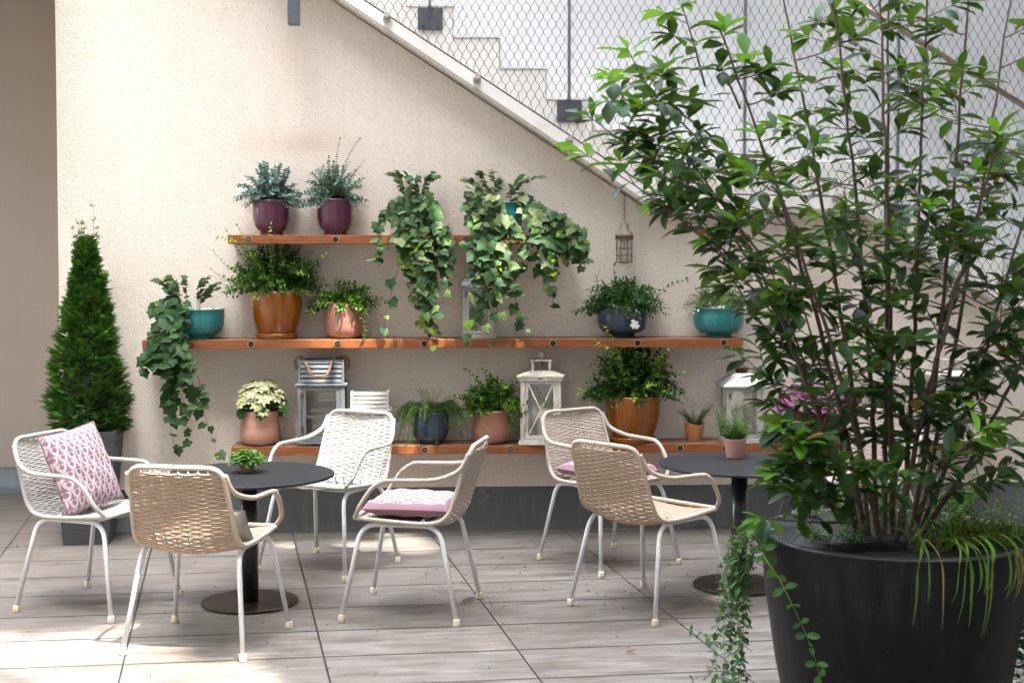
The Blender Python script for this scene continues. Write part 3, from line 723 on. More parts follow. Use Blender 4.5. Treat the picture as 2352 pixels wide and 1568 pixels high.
# 10 teal bowl daisies
t, R, h, ym = potted('turquoise bowl with tiny white daisies at the right end of the middle shelf', 'potted plant', 1593, 1709, 706, 'middle', pot_bowl, M['teal'], foot=.5, fh=.12)
lb, sb, fb = MB(), MB(), MB()
for i in range(190):
    a = R9.uniform(0, 2*pi); el = R9.random(); e = V((cos(a)*.25*R9.uniform(.5,1.05)*cos(el*1.3), sin(a)*.14*cos(el*1.3), h-.09*(1-el)*R9.random()+.15*sin(el*1.3)))
    s0 = V((cos(a)*R*.6, sin(a)*R*.6, h)); P = clampy(bez(s0, s0.lerp(e,.5)+V((0,0,.07)), e, 7), ym)
    sprig(lb, sb, P, .016, .004, .009, 0, 'tiny', True, .3, .0007, .6, r=R9)
    if i % 2 == 0:
        q = P[-1]; nn = V((R9.uniform(-.6,.6), -1, R9.uniform(0,1))).normalized(); a1, b1, c1_ = frame(V((1,0,0)), nn)
        for k in range(7):
            an = k*2*pi/7; leaf(fb, q, (a1*cos(an)+b1*sin(an)), nn, .0085, .006, 0, 0, 0, 'tiny')
        leaf(fb, q-nn*-.001-V((.002,0,0)), a1, nn, .005, .005, 1, 0, 0, 'tiny')
fin(t, lb, M['rosemary'], sb, M['stem_g']); fb.build('flowers', [M['daisy'], M['yellow']], t)
# 11 pale copper + cream plant
t, R, h, ym = potted('pale pink copper pot with cream variegated leaves, leftmost on the bottom shelf', 'potted plant', 550, 643, 942, 'bottom', pot_belly, M['copper_pink'], Y=8.12)
lb, sb = MB(), MB()
for i in range(105):
    a = R9.uniform(0, 2*pi); el = R9.random()**.8; e = V((cos(a)*.155*cos(el*1.3)*R9.uniform(.8,1.05)+.01, sin(a)*.13*cos(el*1.3), h-.02+.19*sin(el*1.35)*R9.uniform(.85,1.05)))
    e.y = min(e.y, ym-.02); s0 = V((cos(a)*R*.5, sin(a)*R*.5, h-.01)); P = bez(s0, s0.lerp(e,.5)+V((0,0,.04)), e, 6)
    sb.tube(P, .0016, 4, caps=False); m = 0 if el > .25 else (0 if R9.random() < .4 else 1)
    out = (e-V((0,0,h-.02))).normalized()
    for ring, (cnt, L) in enumerate(((7,.036),(5,.026))):
        a1, b1, c1_ = frame(out, V((.3,-.2,1)))
        for k in range(cnt):
            an = k*2*pi/cnt+ring; leaf(lb, P[-1-ring*0]-out*(.004*ring), out*(.35+.3*ring)+(b1*cos(an)+c1_*sin(an)), out, L*R9.uniform(.9,1.25), L*.52, m, .25, .2, 'oval')
    for k in (2,3,4):
        leaf(lb, P[k], rdir(R9)+out, UPV, .034, .016, 1 if R9.random()<.75 else 2, .2, .2, 'oval')
fin(t, lb, [M['cream'], M['peri'], M['peri_l']], sb, M['stem_g'])
# 14 navy pot rosemary
t, R, h, ym = potted('navy blue pot with drooping rosemary needles on the bottom shelf', 'potted plant', 946, 1032, 945, 'bottom', pot_bowl, M['navy'], Y=8.12, foot=.62, fh=.07)
lb, sb = MB(), MB()
for i in range(72):
    a = R9.uniform(0, 2*pi); ln = R9.uniform(.08,.19); s0 = V((cos(a)*R*.6, sin(a)*R*.6, h-.01)); dr = R9.uniform(-.01,.09)
    if i % 9 == 0: dr = .18
    e = s0+V((cos(a)*ln*.8, sin(a)*ln*.6 if sin(a) < 0 else .03, -dr)); P = clampy(bez(s0, s0+V((cos(a)*ln*.45, sin(a)*ln*.35, .09+R9.uniform(0,.05))), e, 10), ym)
    sprig(lb, sb, P, .021, .0028, .0042, 0, 'tiny', True, .08, .0011, .25, r=R9, ang=.8, lift=.1)
for i in range(8):
    a = R9.uniform(-1.2, 1.2); e = V((a*.07, 0, h+.13)); sprig(lb, sb, bez(V((0,0,h)), V((a*.03,0,h+.08)), e, 8), .02, .0028, .006, 0, 'tiny', True, .1, .001, .3, r=R9)
fin(t, lb, M['rosemary'], sb, M['stem_g'])
# 15 copper bottom
t, R, h, ym = potted('dark copper pot with glossy trailing periwinkle beside the candle lantern', 'potted plant', 1083, 1175, 939, 'bottom', pot_belly, M['copper'], Y=8.12)
dome(t, R, h, ym, PER, 62, .21, .17, .032, .015, .017, 'oval', r=R9, low=-.2, f0=.25, frac_m=(.5,1), tips=1, tipf=.7,
     extra=[(((.06,-.1,h),(.12,-.16,h+.03),(.10,-.16,h-.14)),1), (((.05,-.08,h),(.2,-.2,h+.06),(.33,-.2,h+.055)),1), (((-.05,0,h),(-.04,-.1,h+.18),(-.15,-.1,h+.23)),0), (((-.05,0,h),(-.0,-.1,h+.2),(-.06,-.1,h+.24)),0), (((-.05,-.1,h),(-.2,-.14,h+.1),(-.25,-.14,h+.08)),1), (((-.05,-.1,h),(-.12,-.16,h-.0),(-.2,-.16,h-.06)),1)])
# 17 amber bottom
t, R, h, ym = potted('large amber glazed pot with dark green creeper behind the rope chairs', 'potted plant', 1392, 1516, 907, 'bottom', pot_tall, M['amber'], saucer=True, Y=8.135)
dome(t, R, h, ym, PER, 100, .275, .29, .031, .018, .017, 'oval', r=R9, low=-.12, tips=2, tipf=.2, f0=.28,
     extra=[(((-.05,-.1,h),(-.17,-.16,h+.2),(-.26,-.17,h+.36)),1), (((-.05,-.1,h),(-.1,-.16,h+.3),(-.19,-.17,h+.40)),1), (((-.05,-.05,h),(-.25,-.1,h+.16),(-.33,-.12,h+.03)),0), (((-.05,-.05,h),(-.2,-.1,h+.26),(-.29,-.12,h+.16)),0), (((.05,-.05,h),(.2,-.1,h+.16),(.30,-.12,h+.14)),0), (((.05,-.1,h),(.25,-.14,h+.06),(.31,-.14,h-.02)),0), (((-.05,-.1,h),(-.12,-.2,h+.3),(-.23,-.22,h+.30)),1), (((.05,-.05,h),(.15,-.1,h+.3),(.2,-.12,h+.27)),2)])
# 18 small terracotta
def wobble(r, z, a): return r, z + (.006*sin(2*a+.6) if z > .08 else 0)
t, R, h, ym = potted('small terracotta pot with sparse rosemary on the bottom shelf', 'potted plant', 1571, 1618, 971, 'bottom', pot_taper, M['terracotta'], Y=8.17, wob=wobble)
lb, sb = MB(), MB()
for i in range(26):
    a = R9.uniform(0, 2*pi); ln = R9.uniform(.05,.14); P = bez(V((cos(a)*R*.4, sin(a)*R*.4, h-.01)), V((cos(a)*.05, sin(a)*.03, h+ln*.5)), V((cos(a)*(.05+ln*.5), sin(a)*.04, h+ln*R9.uniform(.2,.95))), 8)
    sprig(lb, sb, clampy(P, ym), .02, .004, .006, 0, 'tiny', True, .1, .001, .3, r=R9)
fin(t, lb, M['rosemary'], sb, M['stem_r'])
# 20 heuchera
t, R, h, ym = potted('wine purple pot with ruffled pink purple coral bells behind the shrub', 'potted plant', 1845, 1912, 940, 'bottom', pot_bowl, M['burgundy'], Y=8.10)
lb, sb = MB(), MB()
for i in range(62):
    a = R9.uniform(0, 2*pi); el = R9.random(); e = V((cos(a)*.24*cos(el*1.2), sin(a)*.13*cos(el*1.2)-.02, h-.03+.17*sin(el*1.4))); e.y = min(e.y, ym-.04)
    P = bez(V((0,0,h-.01)), V((e.x*.4, e.y*.4, h+.08)), e, 6); sb.tube(P, .0016, 4, caps=False)
    dk = 1 if (i % 4 == 0) else 0
    leaf(lb, P[-1]-V((cos(a),sin(a),0))*.02, V((cos(a), sin(a)-.6, -.25)), V((0,-.65,1)), R9.uniform(.06,.085), R9.uniform(.075,.10), dk, .15, .1, 'scallop')
for i in range(16):
    e = V((R9.uniform(-.17,.1), -.12, h-.01+R9.uniform(-.05,.03))); leaf(lb, e, V((R9.uniform(-.5,.5),-.3,-1)), V((0,-1,.4)), .06, .07, 1, .1, .1, 'scallop')
fin(t, lb, [M['heuch'], M['heuch_d']], sb, M['heuch_d'])
# 21 herb pot beyond
t, R, h, ym = potted('dark blue pot with feathery green herb behind the shrub, next to the coral bells', 'potted plant', 1992, 2062, 940, 'bottom', pot_bowl, M['navy'], Y=8.13)
dome(t, R, h, ym, [M['lav'], M['peri_l']], 46, .14, .15, .024, .006, .009, 'tiny', r=R9, low=-.2, frac_m=(.3,1))

# table pots
TZ = .60
tc1 = fl(574.5, 1384); tc2 = V((1.47, 6.72, 0))
q = fl(567, 1083, TZ)
t, R, h, ym = potted('little pink pot with curly green ivy on the left round table', 'potted plant', 544, 589, 1058, None, pot_taper, M['pink_pot'], Y=q.y, z=TZ, group='small pots on the tables', soil=.95)
lb, sb = MB(), MB()
for i in range(150):
    a = R9.uniform(0, 2*pi); el = R9.random(); e = V((cos(a)*.072*cos(el*1.4), sin(a)*.072*cos(el*1.4), h-.012+.056*sin(el*1.5)))
    P = bez(V((0,0,h-.01)), e*.6+V((0,0,h*.4+.03)), e, 5); sb.tube(P, .0007, 3, caps=False)
    for k in (2,3,4): leaf(lb, P[k], V((cos(a),sin(a),R9.uniform(-.7,.4)))+rdir(R9)*.5, UPV+V((0,-.5,0)), .022, .017, 0 if R9.random()<.3 else 1, .3, .3, 'oval')
for i in range(9):
    a = R9.uniform(pi*1.05, 1.95*pi); P = bez(V((cos(a)*.05, sin(a)*.05, h)), V((cos(a)*.065, sin(a)*.065, h)), V((cos(a)*.062, sin(a)*.062, h-R9.uniform(.03,.06))), 6); sprig(lb, sb, P, .015, .011, .012, 0, 'oval', r=R9, rs=.0006)
fin(t, lb, [M['peri'], M['peri_l']], sb, M['peri_l'])
q = fl(1687, 1050, TZ)
t, R, h, ym = potted('pink clay pot with young lavender on the right round table', 'potted plant', 1661, 1715, 1006, None, pot_taper, M['pink_pot'], Y=q.y, z=TZ, group='small pots on the tables', soil=.9)
lb, sb, fb = MB(), MB(), MB()
for i in range(70):
    a = R9.uniform(0, 2*pi); tall = i % 6 == 0; hh = R9.uniform(.10,.185) if tall else R9.uniform(.03,.10); sp_ = .10 if tall else .085
    e = V((cos(a)*sp_*R9.uniform(.3,1), sin(a)*sp_*.8, h+hh-.02)); P = bez(V((cos(a)*.02, sin(a)*.02, h-.01)), V((e.x*.9, e.y*.9, h+hh*.35)), e, 9)
    sprig(lb, sb, P, .030, .0075, .0075, 0, 'tiny', True, .1, .0013, .2, r=R9, ang=.7, lift=.5)
for q2 in (V((-.045,-.04,h+.075)), V((-.065,-.03,h+.03))):
    for k in range(14): leaf(fb, q2+rdir()*.004, rdir(), UPV, .008, .005, 0, .1, .1, 'tiny')
fin(t, lb, M['lav'], sb, M['stem_g']); fb.build('flowers', M['violet'], t)

# ------------------------------------------------------------------ lanterns
def pane(x0, x1, z0, z1, y, t, parent=None):
    b = MB(); b.box(x0, x1, y-.001, y+.001, z0, z1); return b
def lantern_louvre(label, px0, px1, py_top, py_eave, key, mat, rope=False, Y=8.11, handle_side=True):
    x, z, R, h = place(px0, px1, py_top, key, Y); he = at(0, py_eave, Y).z-z
    t = thing('lantern', label, 'lantern', (x, Y, z), 0, 'lanterns on the shelves'); D = R*.72
    zb = .0
    if rope:
        
        for sx in (-1,1): b = MB(); b.box(sx*R*.75-.035, sx*R*.75+.035, -D*.8, D*.8, 0, .012); b.build('foot_block', M['hole_rim'], t)
        zb = .012
    b = MB(); b.box(-R*1.04, R*1.04, -D*1.05, D*1.05, zb, zb+.014); b.build('base', mat, t, bevel=.001)
    W = R*.96; pw = .024 if rope else .018
    for sx in (-1,1):
        for sy in (-1,1): b = MB(); b.box(min(sx*W, sx*(W-pw)), max(sx*W, sx*(W-pw)), min(sy*D, sy*(D-pw)), max(sy*D, sy*(D-pw)), zb+.014, he-.012); b.build('corner_post', mat, t, bevel=.001)
    b = MB(); dw = W-pw-.002; r_ = pw*.9; z0 = zb+.018; z1 = he-.016; y0, y1 = -D+.003, -D+.013
    b.box(-dw, -dw+r_, y0, y1, z0, z1); b.box(dw-r_, dw, y0, y1, z0, z1); b.box(-dw+r_, dw-r_, y0, y1, z0, z0+r_); b.box(-dw+r_, dw-r_, y0, y1, z1-r_, z1)
    dr = b.build('door', mat, t, bevel=.001)
    b = pane(-dw+r_, dw-r_, z0+r_, z1-r_, -D+.008, t); b.build('glass_pane', M['glass'], dr)
    b = MB()
    for zz in (z0+(z1-z0)*.22, z0+(z1-z0)*.84): b.box(-dw-.008, -dw+.007, -D-.003, -D-.0005, zz-.016, zz+.016)
    b.build('hinge', M['rust'], dr)
    b = MB(); b.box(dw-.006, dw+.008, -D-.006, -D-.0005, (z0+z1)/2-.012, (z0+z1)/2+.012); b.tube([(dw+.004,-D-.006,(z0+z1)/2-.01),(dw+.006,-D-.012,(z0+z1)/2-.02),(dw,-D-.008,(z0+z1)/2-.03)], .002, 6); b.build('latch', M['rust'], dr)
    b = pane(-W+pw, W-pw, z0, z1, D-.008, t); b.build('back_pane', M['glass'], t)
    b = MB(); b.box(-R*1.06, R*1.06, -D*1.08, D*1.08, he-.012, he); b.build('eave_board', mat, t, bevel=.001)
    b = MB(); tw = W*.97; td = D*.8
    for sx in (-1,1): b.box(min(sx*tw, sx*(tw-.014)), max(sx*tw, sx*(tw-.014)), -td, td, he+.001, h-.003)
    ns = 4 if not rope else 5; sh = (h-he-.004)/ns
    for i in range(ns):
        z_ = he+.003+i*sh
        Mx = Matrix.Translation((0,-td+.006,z_+sh*.45)) @ Matrix.Rotation(radians(-14),4,'X')
        b.box(-tw+.0145, tw-.0145, -.004, .004, -sh*.36, sh*.36, M=Mx)
        Mx = Matrix.Translation((0,td-.006,z_+sh*.45)) @ Matrix.Rotation(radians(14),4,'X'); b.box(-tw+.0145, tw-.0145, -.004, .004, -sh*.36, sh*.36, M=Mx)
    b.build('louvred_top', mat, t, bevel=.0008)
    if rope:
        zk = h-.05
        for sx in (-1,1): b = MB(); b.tube([(sx*tw,0,zk),(sx*(tw+.022),0,zk)], .009, 10); b.build('handle_peg', mat, t)
        pts = []; ctrl = [(-tw-.018,0,zk-.01),(-tw-.022,-.01,zk+.04),(-tw*.9,-.03,h+.01),(-tw*.62,-D*.9,h-.035),(-.05,-D*1.12,h-.088),(.03,-D*1.12,h-.088),(tw*.4,-D,h-.05),(tw*.55,-D*.7,h-.0),(tw*.95,-.03,h+.012),(tw+.022,-.01,zk+.035),(tw+.02,0,zk-.015)]
        C = [V(c) for c in ctrl]
        for i in range(len(C)-1):
            p0, p1, p2, p3 = C[max(i-1,0)], C[i], C[i+1], C[min(i+2,len(C)-1)]
            for k in range(10):
                u = k/10; pts.append(.5*((2*p1)+(p2-p0)*u+(2*p0-5*p1+4*p2-p3)*u*u+(3*p1-p0-3*p2+p3)*u**3))
        for ph in (0, 2.1, 4.2):   # three strands twisted together
            sp = [p+V((sin(i*.9+ph)*.0035, cos(i*.9+ph)*.0035, sin(i*.9+ph)*.0035)) for i, p in enumerate(pts)]
            if ph == 0: b = MB()
            b.tube(sp, .0042, 6)
        b.build('rope_handle', M['hemp'], t, smooth=True)
    return t
lantern_louvre('tall grey wooden lantern with louvred top and rope handle', 684, 796, 822, 881, 'bottom', M['wood_grey'], True, Y=8.13)
lantern_louvre('small whitewashed lantern with louvred top behind the white chair', 803, 897, 896, 941, 'bottom', M['wood_pale'], Y=8.11)
def lantern_candle(label, px0, px1, py_top, py_roof, key, mat, candle=True, cross=True, Y=8.12, rz=0):
    x, z, R, h = place(px0, px1, py_top, key, Y); R *= .92; he = at(0, py_roof, Y).z-z
    t = thing('lantern', label, 'lantern', (x, Y, z), rz, 'lanterns on the shelves'); W = R*.90; pw = .026
    b = MB(); b.box(-R, R, -R, R, 0, .016); b.box(-R*.95, R*.95, -R*.95, R*.95, .0165, .032); b.build('base', mat, t, bevel=.002)
    zt = he-.052
    for sx in (-1,1):
        for sy in (-1,1): b = MB(); b.box(min(sx*W,sx*(W-pw)), max(sx*W,sx*(W-pw)), min(sy*W,sy*(W-pw)), max(sy*W,sy*(W-pw)), .032, zt); b.build('corner_post', mat, t, bevel=.0015)
    for k, nm in ((0,'door'),(1,'side_panel'),(2,'side_panel'),(3,'side_panel')):
        Mz = Matrix.Rotation(k*pi/2, 4, 'Z'); b = MB(); a = W-pw-.001; y0, y1 = -W+.004, -W+.014; r_ = .016; z0, z1 = .034, zt-.002
        b.box(-a, -a+r_, y0, y1, z0, z1, M=Mz); b.box(a-r_, a, y0, y1, z0, z1, M=Mz); b.box(-a+r_, a-r_, y0, y1, z0, z0+r_*1.2, M=Mz); b.box(-a+r_, a-r_, y0, y1, z1-r_, z1, M=Mz)
        if cross:
            for s_ in (-1,1):
                p_ = Mz @ V((-s_*(a-r_), -W+.006+.003*s_, z0+r_)); q_ = Mz @ V((s_*(a-r_), -W+.006+.003*s_, z1-r_)); b.bar(p_, q_, .010, .006)
        d_ = b.build(nm, mat, t, bevel=.001)
        g = MB(); g.box(-a+r_*.6, a-r_*.6, -W+.011, -W+.0125, z0+r_*.6, z1-r_*.6, M=Mz); g.build('glass_pane', M['glass'], d_)
    b = MB(); b.box(-W-.004,-W+.012,-W-.004,-W-.001,.15*h/.5,.15*h/.5+.03); b.build('latch', M['rust'], t); b = MB(); b.box(-.012,.012,-R*1.0,-R*.96,zt+.006,zt+.03); b.build('clasp', M['rust'], t)
    b = MB(); b.box(-R*1.0, R*1.0, -R*1.0, R*1.0, zt, zt+.018); b.box(-R*1.05, R*1.05, -R*1.05, R*1.05, zt+.0185, zt+.030)
    v0 = len(b.v); s1, s2 = R*1.03, R*.55; z1, z2 = zt+.0305, he
    b.v += [(-s1,-s1,z1),(s1,-s1,z1),(s1,s1,z1),(-s1,s1,z1),(-s2,-s2,z2),(s2,-s2,z2),(s2,s2,z2),(-s2,s2,z2)]
    for f_ in ((0,1,5,4),(1,2,6,5),(2,3,7,6),(3,0,4,7),(4,5,6,7),(3,2,1,0)): b.face([v0+i for i in f_])
    b.build('roof', mat, t, bevel=.001)
    b = MB(); c_ = R*.38; zc = he+.055
    for sx in (-1,1):
        for sy in (-1,1): b.box(sx*c_-.007, sx*c_+.007, sy*c_-.007, sy*c_+.007, he, zc)
    b.box(-c_-.015, c_+.015, -c_-.015, c_+.015, zc, zc+.010); cu = b.build('cupola', mat, t, bevel=.001)
    b = MB(); b.lathe([(.012,0),(.016,.004),(.009,.012),(.017,.022),(.020,.034),(.014,.046),(.004,.05)], 20, c=(0,0,zc+.010)); b.build('finial', mat, cu, smooth=True)
    b = MB(); b.tube([(0,0,zc-.005),(.006,0,zc-.02),(.0,0,zc-.035)], .004, 6); b.build('hook', M['rust'], cu)
    if candle:
        b = MB(); b.lathe([(.036,.034),(.037,.04),(.036,.20),(.030,.202),(.004,.196),(.001,.196)], 32, c=(.01,0,0)); b.tube([(.01,0,.195),(.012,0,.21)], .0012, 5); b.build('candle', M['candle'], t, smooth=True)
    return t
lantern_candle('weathered white lantern with crossed bars and a cream candle', 1189, 1299, 809, 855, 'bottom', M['wood_white'], Y=8.13, rz=radians(-7))
lantern_candle('weathered white lantern with crossed bars seen through the shrub at the far right', 2117, 2245, 806, 858, 'bottom', M['wood_white'], Y=8.13, rz=radians(6))
# tin roofed lantern
def lantern_tin(label, px0, px1, py_top, py_eave, key, Y=8.13, rz=0, name='lantern', mat='wood_pale', orn=True):
    x, z, R, h = place(px0, px1, py_top, key, Y); R *= .94; he = at(0, py_eave, Y).z-z
    t = thing('lantern', label, 'lantern', (x, Y, z), rz, 'lanterns on the shelves'); W = R*.82; pw = .016; D = min(W, .10)
    b = MB(); b.box(-R*.9, R*.9, -D*1.08, D*1.08, 0, .024); b.build('base', M[mat], t, bevel=.002)
    for sx in (-1,1):
        for sy in (-1,1): b = MB(); b.box(min(sx*W,sx*(W-pw)), max(sx*W,sx*(W-pw)), min(sy*D,sy*(D-pw)), max(sy*D,sy*(D-pw)), .024, he-.006); b.build('corner_post', M[mat], t, bevel=.001)
    b = MB(); a = W-pw-.001; y0, y1 = -D+.003, -D+.012; r_ = .017; z0, z1 = .027, he-.01
    b.box(-a, -a+r_, y0, y1, z0, z1); b.box(a-r_, a, y0, y1, z0, z1); b.box(-a+r_, a-r_, y0, y1, z0, z0+r_); b.box(-a+r_, a-r_, y0, y1, z1-r_, z1); d_ = b.build('door', M[mat], t, bevel=.001)
    b = pane(-a+r_, a-r_, z0+r_, z1-r_, -D+.008, t); b.build('glass_pane', M['glass'], d_)
    b = MB(); b.box(-a-.006, -a+.006, -D-.003, -D, z1-.06, z1-.03); b.box(-a-.006, -a+.006, -D-.003, -D, z0+.03, z0+.06); b.build('hinge', M['steel_bolt'], d_)
    b = MB()
    for sx in (-1,1): b.box(min(sx*(W-.003),sx*(W-.006)), max(sx*(W-.003),sx*(W-.006)), -D+pw, D-pw, .024, he-.006)
    b.box(-W+pw, W-pw, D-.006, D-.003, .024, he-.006); b.build('side_glass', M['glass'], t)
    b = MB(); s1, d1 = R*1.03, D*1.22; s2 = R*.42; d2 = D*.42; z1 = he; z2 = he+(h-he)*.62
    b.box(-s1, s1, -d1, d1, z1-.006, z1+.002)
    v0 = len(b.v); b.v += [(-s1,-d1,z1+.002),(s1,-d1,z1+.002),(s1,d1,z1+.002),(-s1,d1,z1+.002),(-s2,-d2,z2),(s2,-d2,z2),(s2,d2,z2),(-s2,d2,z2)]
    for f_ in ((0,1,5,4),(1,2,6,5),(2,3,7,6),(3,0,4,7),(4,5,6,7)): b.face([v0+i for i in f_])
    b.build('tin_roof', M['tin'], t)
    b = MB(); k = R*.34
    b.tube([(0,0,z2),(0,0,z2+.02)], k*.8, 12); b.tube([(0,0,z2+.02),(0,0,z2+.028)], k*1.1, 12)
    ring = [(cos(a_)*.024, 0, h-.024+sin(a_)*.024) for a_ in [i*2*pi/16 for i in range(16)]]; b.tube(ring, .0028, 6, closed=True)
    b.tube([(0,0,z2+.02),(0,0,h-.045)], .006, 8)
    b.build('top_ring', M['rust'] if orn else M['tin'], t)
lantern_tin('whitewashed glass lantern with pale embossed tin roof behind the lavender', 1650, 1757, 838, 892, 'bottom', Y=8.13)
lantern_tin('white lantern half hidden behind the trailing ivy on the middle shelf', 1052, 1144, 612, 655, 'middle', Y=8.17)

# ------------------------------------------------------------------ caged lamp on chain
LY = 8.16; q = at(1434, 515, LY)
t = thing('hanging_lamp', 'rusty caged glass lamp hanging on a chain from the stairs', 'lamp', (q.x, LY, at(1434,604,LY).z))
Z = lambda py: at(1434, py, LY).z - at(1434, 604, LY).z
b = MB(); b.lathe([(.018,Z(520)),(.020,Z(516)),(.024,Z(514))][::-1], 16); 
b = MB(); b.lathe([(.050,Z(551)),(.052,Z(549)),(.050,Z(538)),(.046,Z(536)),(.032,Z(530)),(.027,Z(527)),(.024,Z(514)),(.016,Z(512))], 24); b.build('cap', M['rust_light'], t, smooth=True)
b = MB(); b.lathe([(.051,Z(549)),(.0525,Z(548)),(.0525,Z(541)),(.051,Z(540))], 24); b.build('rust_band', M['rust'], t, smooth=True)
b = MB(); b.lathe([(.034,.012),(.040,.02),(.041,Z(556)),(.038,Z(551))], 24); b.build('glass_jar', M['jar'], t, smooth=True)
b = MB(); b.lathe([(.008,Z(552)),(.009,Z(570)),(.007,Z(572)),(.004,Z(574))], 12); b.build('bulb', M['dark_metal'], t, smooth=True)
b = MB()
for k in range(8):
    a = k*pi/4+.2; b.tube([(.048*cos(a),.048*sin(a),Z(550)),(.047*cos(a),.047*sin(a),.004),(.0,.0,.0)], .0021, 5)
for zz, rr in ((.006,.047),(.045,.048),(.085,.048)):
    b.tube([(rr*cos(i*pi/12), rr*sin(i*pi/12), zz) for i in range(24)], .0022, 5, closed=True)
b.build('wire_cage', M['rust'], t)
b = MB(); z_ = Z(513); ztp = Z(428)
k = 0
while z_ < ztp:
    u = V((1,0,0)) if k % 2 else V((.35,.94,0)); c_ = V((0,0,z_+.009))
    b.tube([c_+u*(.0045*cos(i*pi/5))+V((0,0,.0085*sin(i*pi/5))) for i in range(10)], .0012, 4, closed=True); z_ += .0145; k += 1
b.build('chain', M['rust'], t)

# ------------------------------------------------------------------ conifer in square planter
q = fl(193, 1252); cx_, cy_ = q.x, q.y+.13
t = thing('square_planter', 'tall anthracite ribbed square planter beside the plaster wall', 'planter', (cx_, cy_, 0), radians(4))
hp = at(193, 984, cy_).z
b = MB(); s0, s1 = .122, .172
def frust(b, s0, s1, z0, z1, flip=False):
    v0 = len(b.v); b.v += [(-s0,-s0,z0),(s0,-s0,z0),(s0,s0,z0),(-s0,s0,z0),(-s1,-s1,z1),(s1,-s1,z1),(s1,s1,z1),(-s1,s1,z1)]
    for f_ in ((0,1,5,4),(1,2,6,5),(2,3,7,6),(3,0,4,7)): b.face([v0+i for i in (reversed(f_) if flip else f_)])
frust(b, s0, s1, 0, hp); frust(b, s0-.01, s1-.012, .01, hp, True)
v0 = len(b.v); b.v += [(-s1,-s1,hp),(s1,-s1,hp),(s1,s1,hp),(-s1,s1,hp)]; k = s1-.012; b.v += [(-k,-k,hp),(k,-k,hp),(k,k,hp),(-k,k,hp)]
for i in range(4): j = (i+1)%4; b.face((v0+i, v0+j, v0+4+j, v0+4+i))
b.face((0,3,2,1)); b.build('box', M['ribbed'], t)
b = MB(); b.box(-.152,.152,-.152,.152,hp-.06,hp-.04); b.build('soil', M['soil'], t)
ct = thing('conifer', 'dense dark green cone shaped conifer in the square planter', 'conifer', (cx_, cy_, hp-.05))
Rc = random.Random(3); HT = at(205, 540, cy_).z-hp+.03
b = MB(); b.tube([(0,0,0),(0,0,HT*.9)], [.016,.004], 8); b.build('trunk', M['stem'], ct)
lb = MB(); sb = MB()
def crad(f):   # radius profile of the cone over height fraction
    if f < .12: return .19+.05*(f/.12)
    return .238*(1-((f-.12)/.88)**1.35)*.92+.024
def spray(p, d, L, m):
    d, s, n = frame(d, UPV+rdir(Rc)*.5); o = 0
    leaf(lb, p, d, n, L, L*.085, m, .1, .1, 'tiny')
    for k in range(5):
        u = .18+.16*k; q_ = p+d*(L*u)-n*(.1*L*u*u); ll = L*(.48-.06*k)
        for sg in (-1,1): leaf(lb, q_, d*.9+s*sg*.8+rdir(Rc)*.2, n, ll, L*.085, m, .2, .1, 'tiny')
nsp = 5200
for i in range(nsp):
    f = Rc.random()**1.25; a = Rc.uniform(0, 2*pi); bumpy = 1+.10*sin(a*3+f*9)+.10*sin(a*5-f*23)+.07*sin(a*2+f*41)
    rr = .84*crad(f)*bumpy*Rc.choice((Rc.uniform(.55,.9), Rc.uniform(.85,1.0), Rc.uniform(.9,1.0)))
    p = V((cos(a)*rr, sin(a)*rr, .03+f*HT*.97)); out = V((cos(a), sin(a), Rc.uniform(.3,1.3)-(.5 if f < .15 else 0)))
    m = 1 if Rc.random() < (.10 if f < .35 else .02) else (2 if Rc.random() < .22 else 0)
    spray(p-out*.02, out+rdir(Rc)*.45, Rc.uniform(.04,.08), m)
for i in range(9):
    a = Rc.uniform(0, 2*pi); e = V((Rc.uniform(-.09,.06), Rc.uniform(-.05,.05), HT+Rc.uniform(.0,.10))); 
    if i == 0: e = V((.045,0,HT+.175))
    if i == 1: e = V((-.04,0,HT+.08))
    P = bez(V((e.x*.3,e.y*.3,HT*.75)), V((e.x*.9,e.y*.9,HT*.9)), e, 8); sb.tube(P, [.0028-.0003*k for k in range(8)], 5, caps=False)
    for k in range(2,8):
        for _ in range(3): spray(P[k], rdir(Rc)*.8+V((0,0,.8)), Rc.uniform(.022,.04), 0)
lb.build('foliage', [M['thuja'], M['thuja_b'], M['thuja_l']], ct); sb.build('leader_shoots', M['stem_r'], ct)
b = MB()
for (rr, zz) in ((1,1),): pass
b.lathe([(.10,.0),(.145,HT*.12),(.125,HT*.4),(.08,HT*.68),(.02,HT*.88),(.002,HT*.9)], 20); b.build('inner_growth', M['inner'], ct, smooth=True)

# ------------------------------------------------------------------ rope chairs
PROF = [(.215,.452),(.16,.449),(.05,.441),(-.06,.435),(-.13,.437),(-.18,.452),(-.213,.487),(-.232,.535),(-.252,.60),(-.280,.69),(-.308,.772)]
def cr(C, s):
    k = len(C)-1; i = min(int(s), k-1); u = s-i; p0, p1, p2, p3 = C[max(i-1,0)], C[i], C[i+1], C[min(i+2,k)]
    return tuple(.5*((2*b_)+(c_-a_)*u+(2*a_-5*b_+4*c_-d_)*u*u+(3*b_-a_-3*c_+d_)*u**3) for a_, b_, c_, d_ in zip(p0, p1, p2, p3))
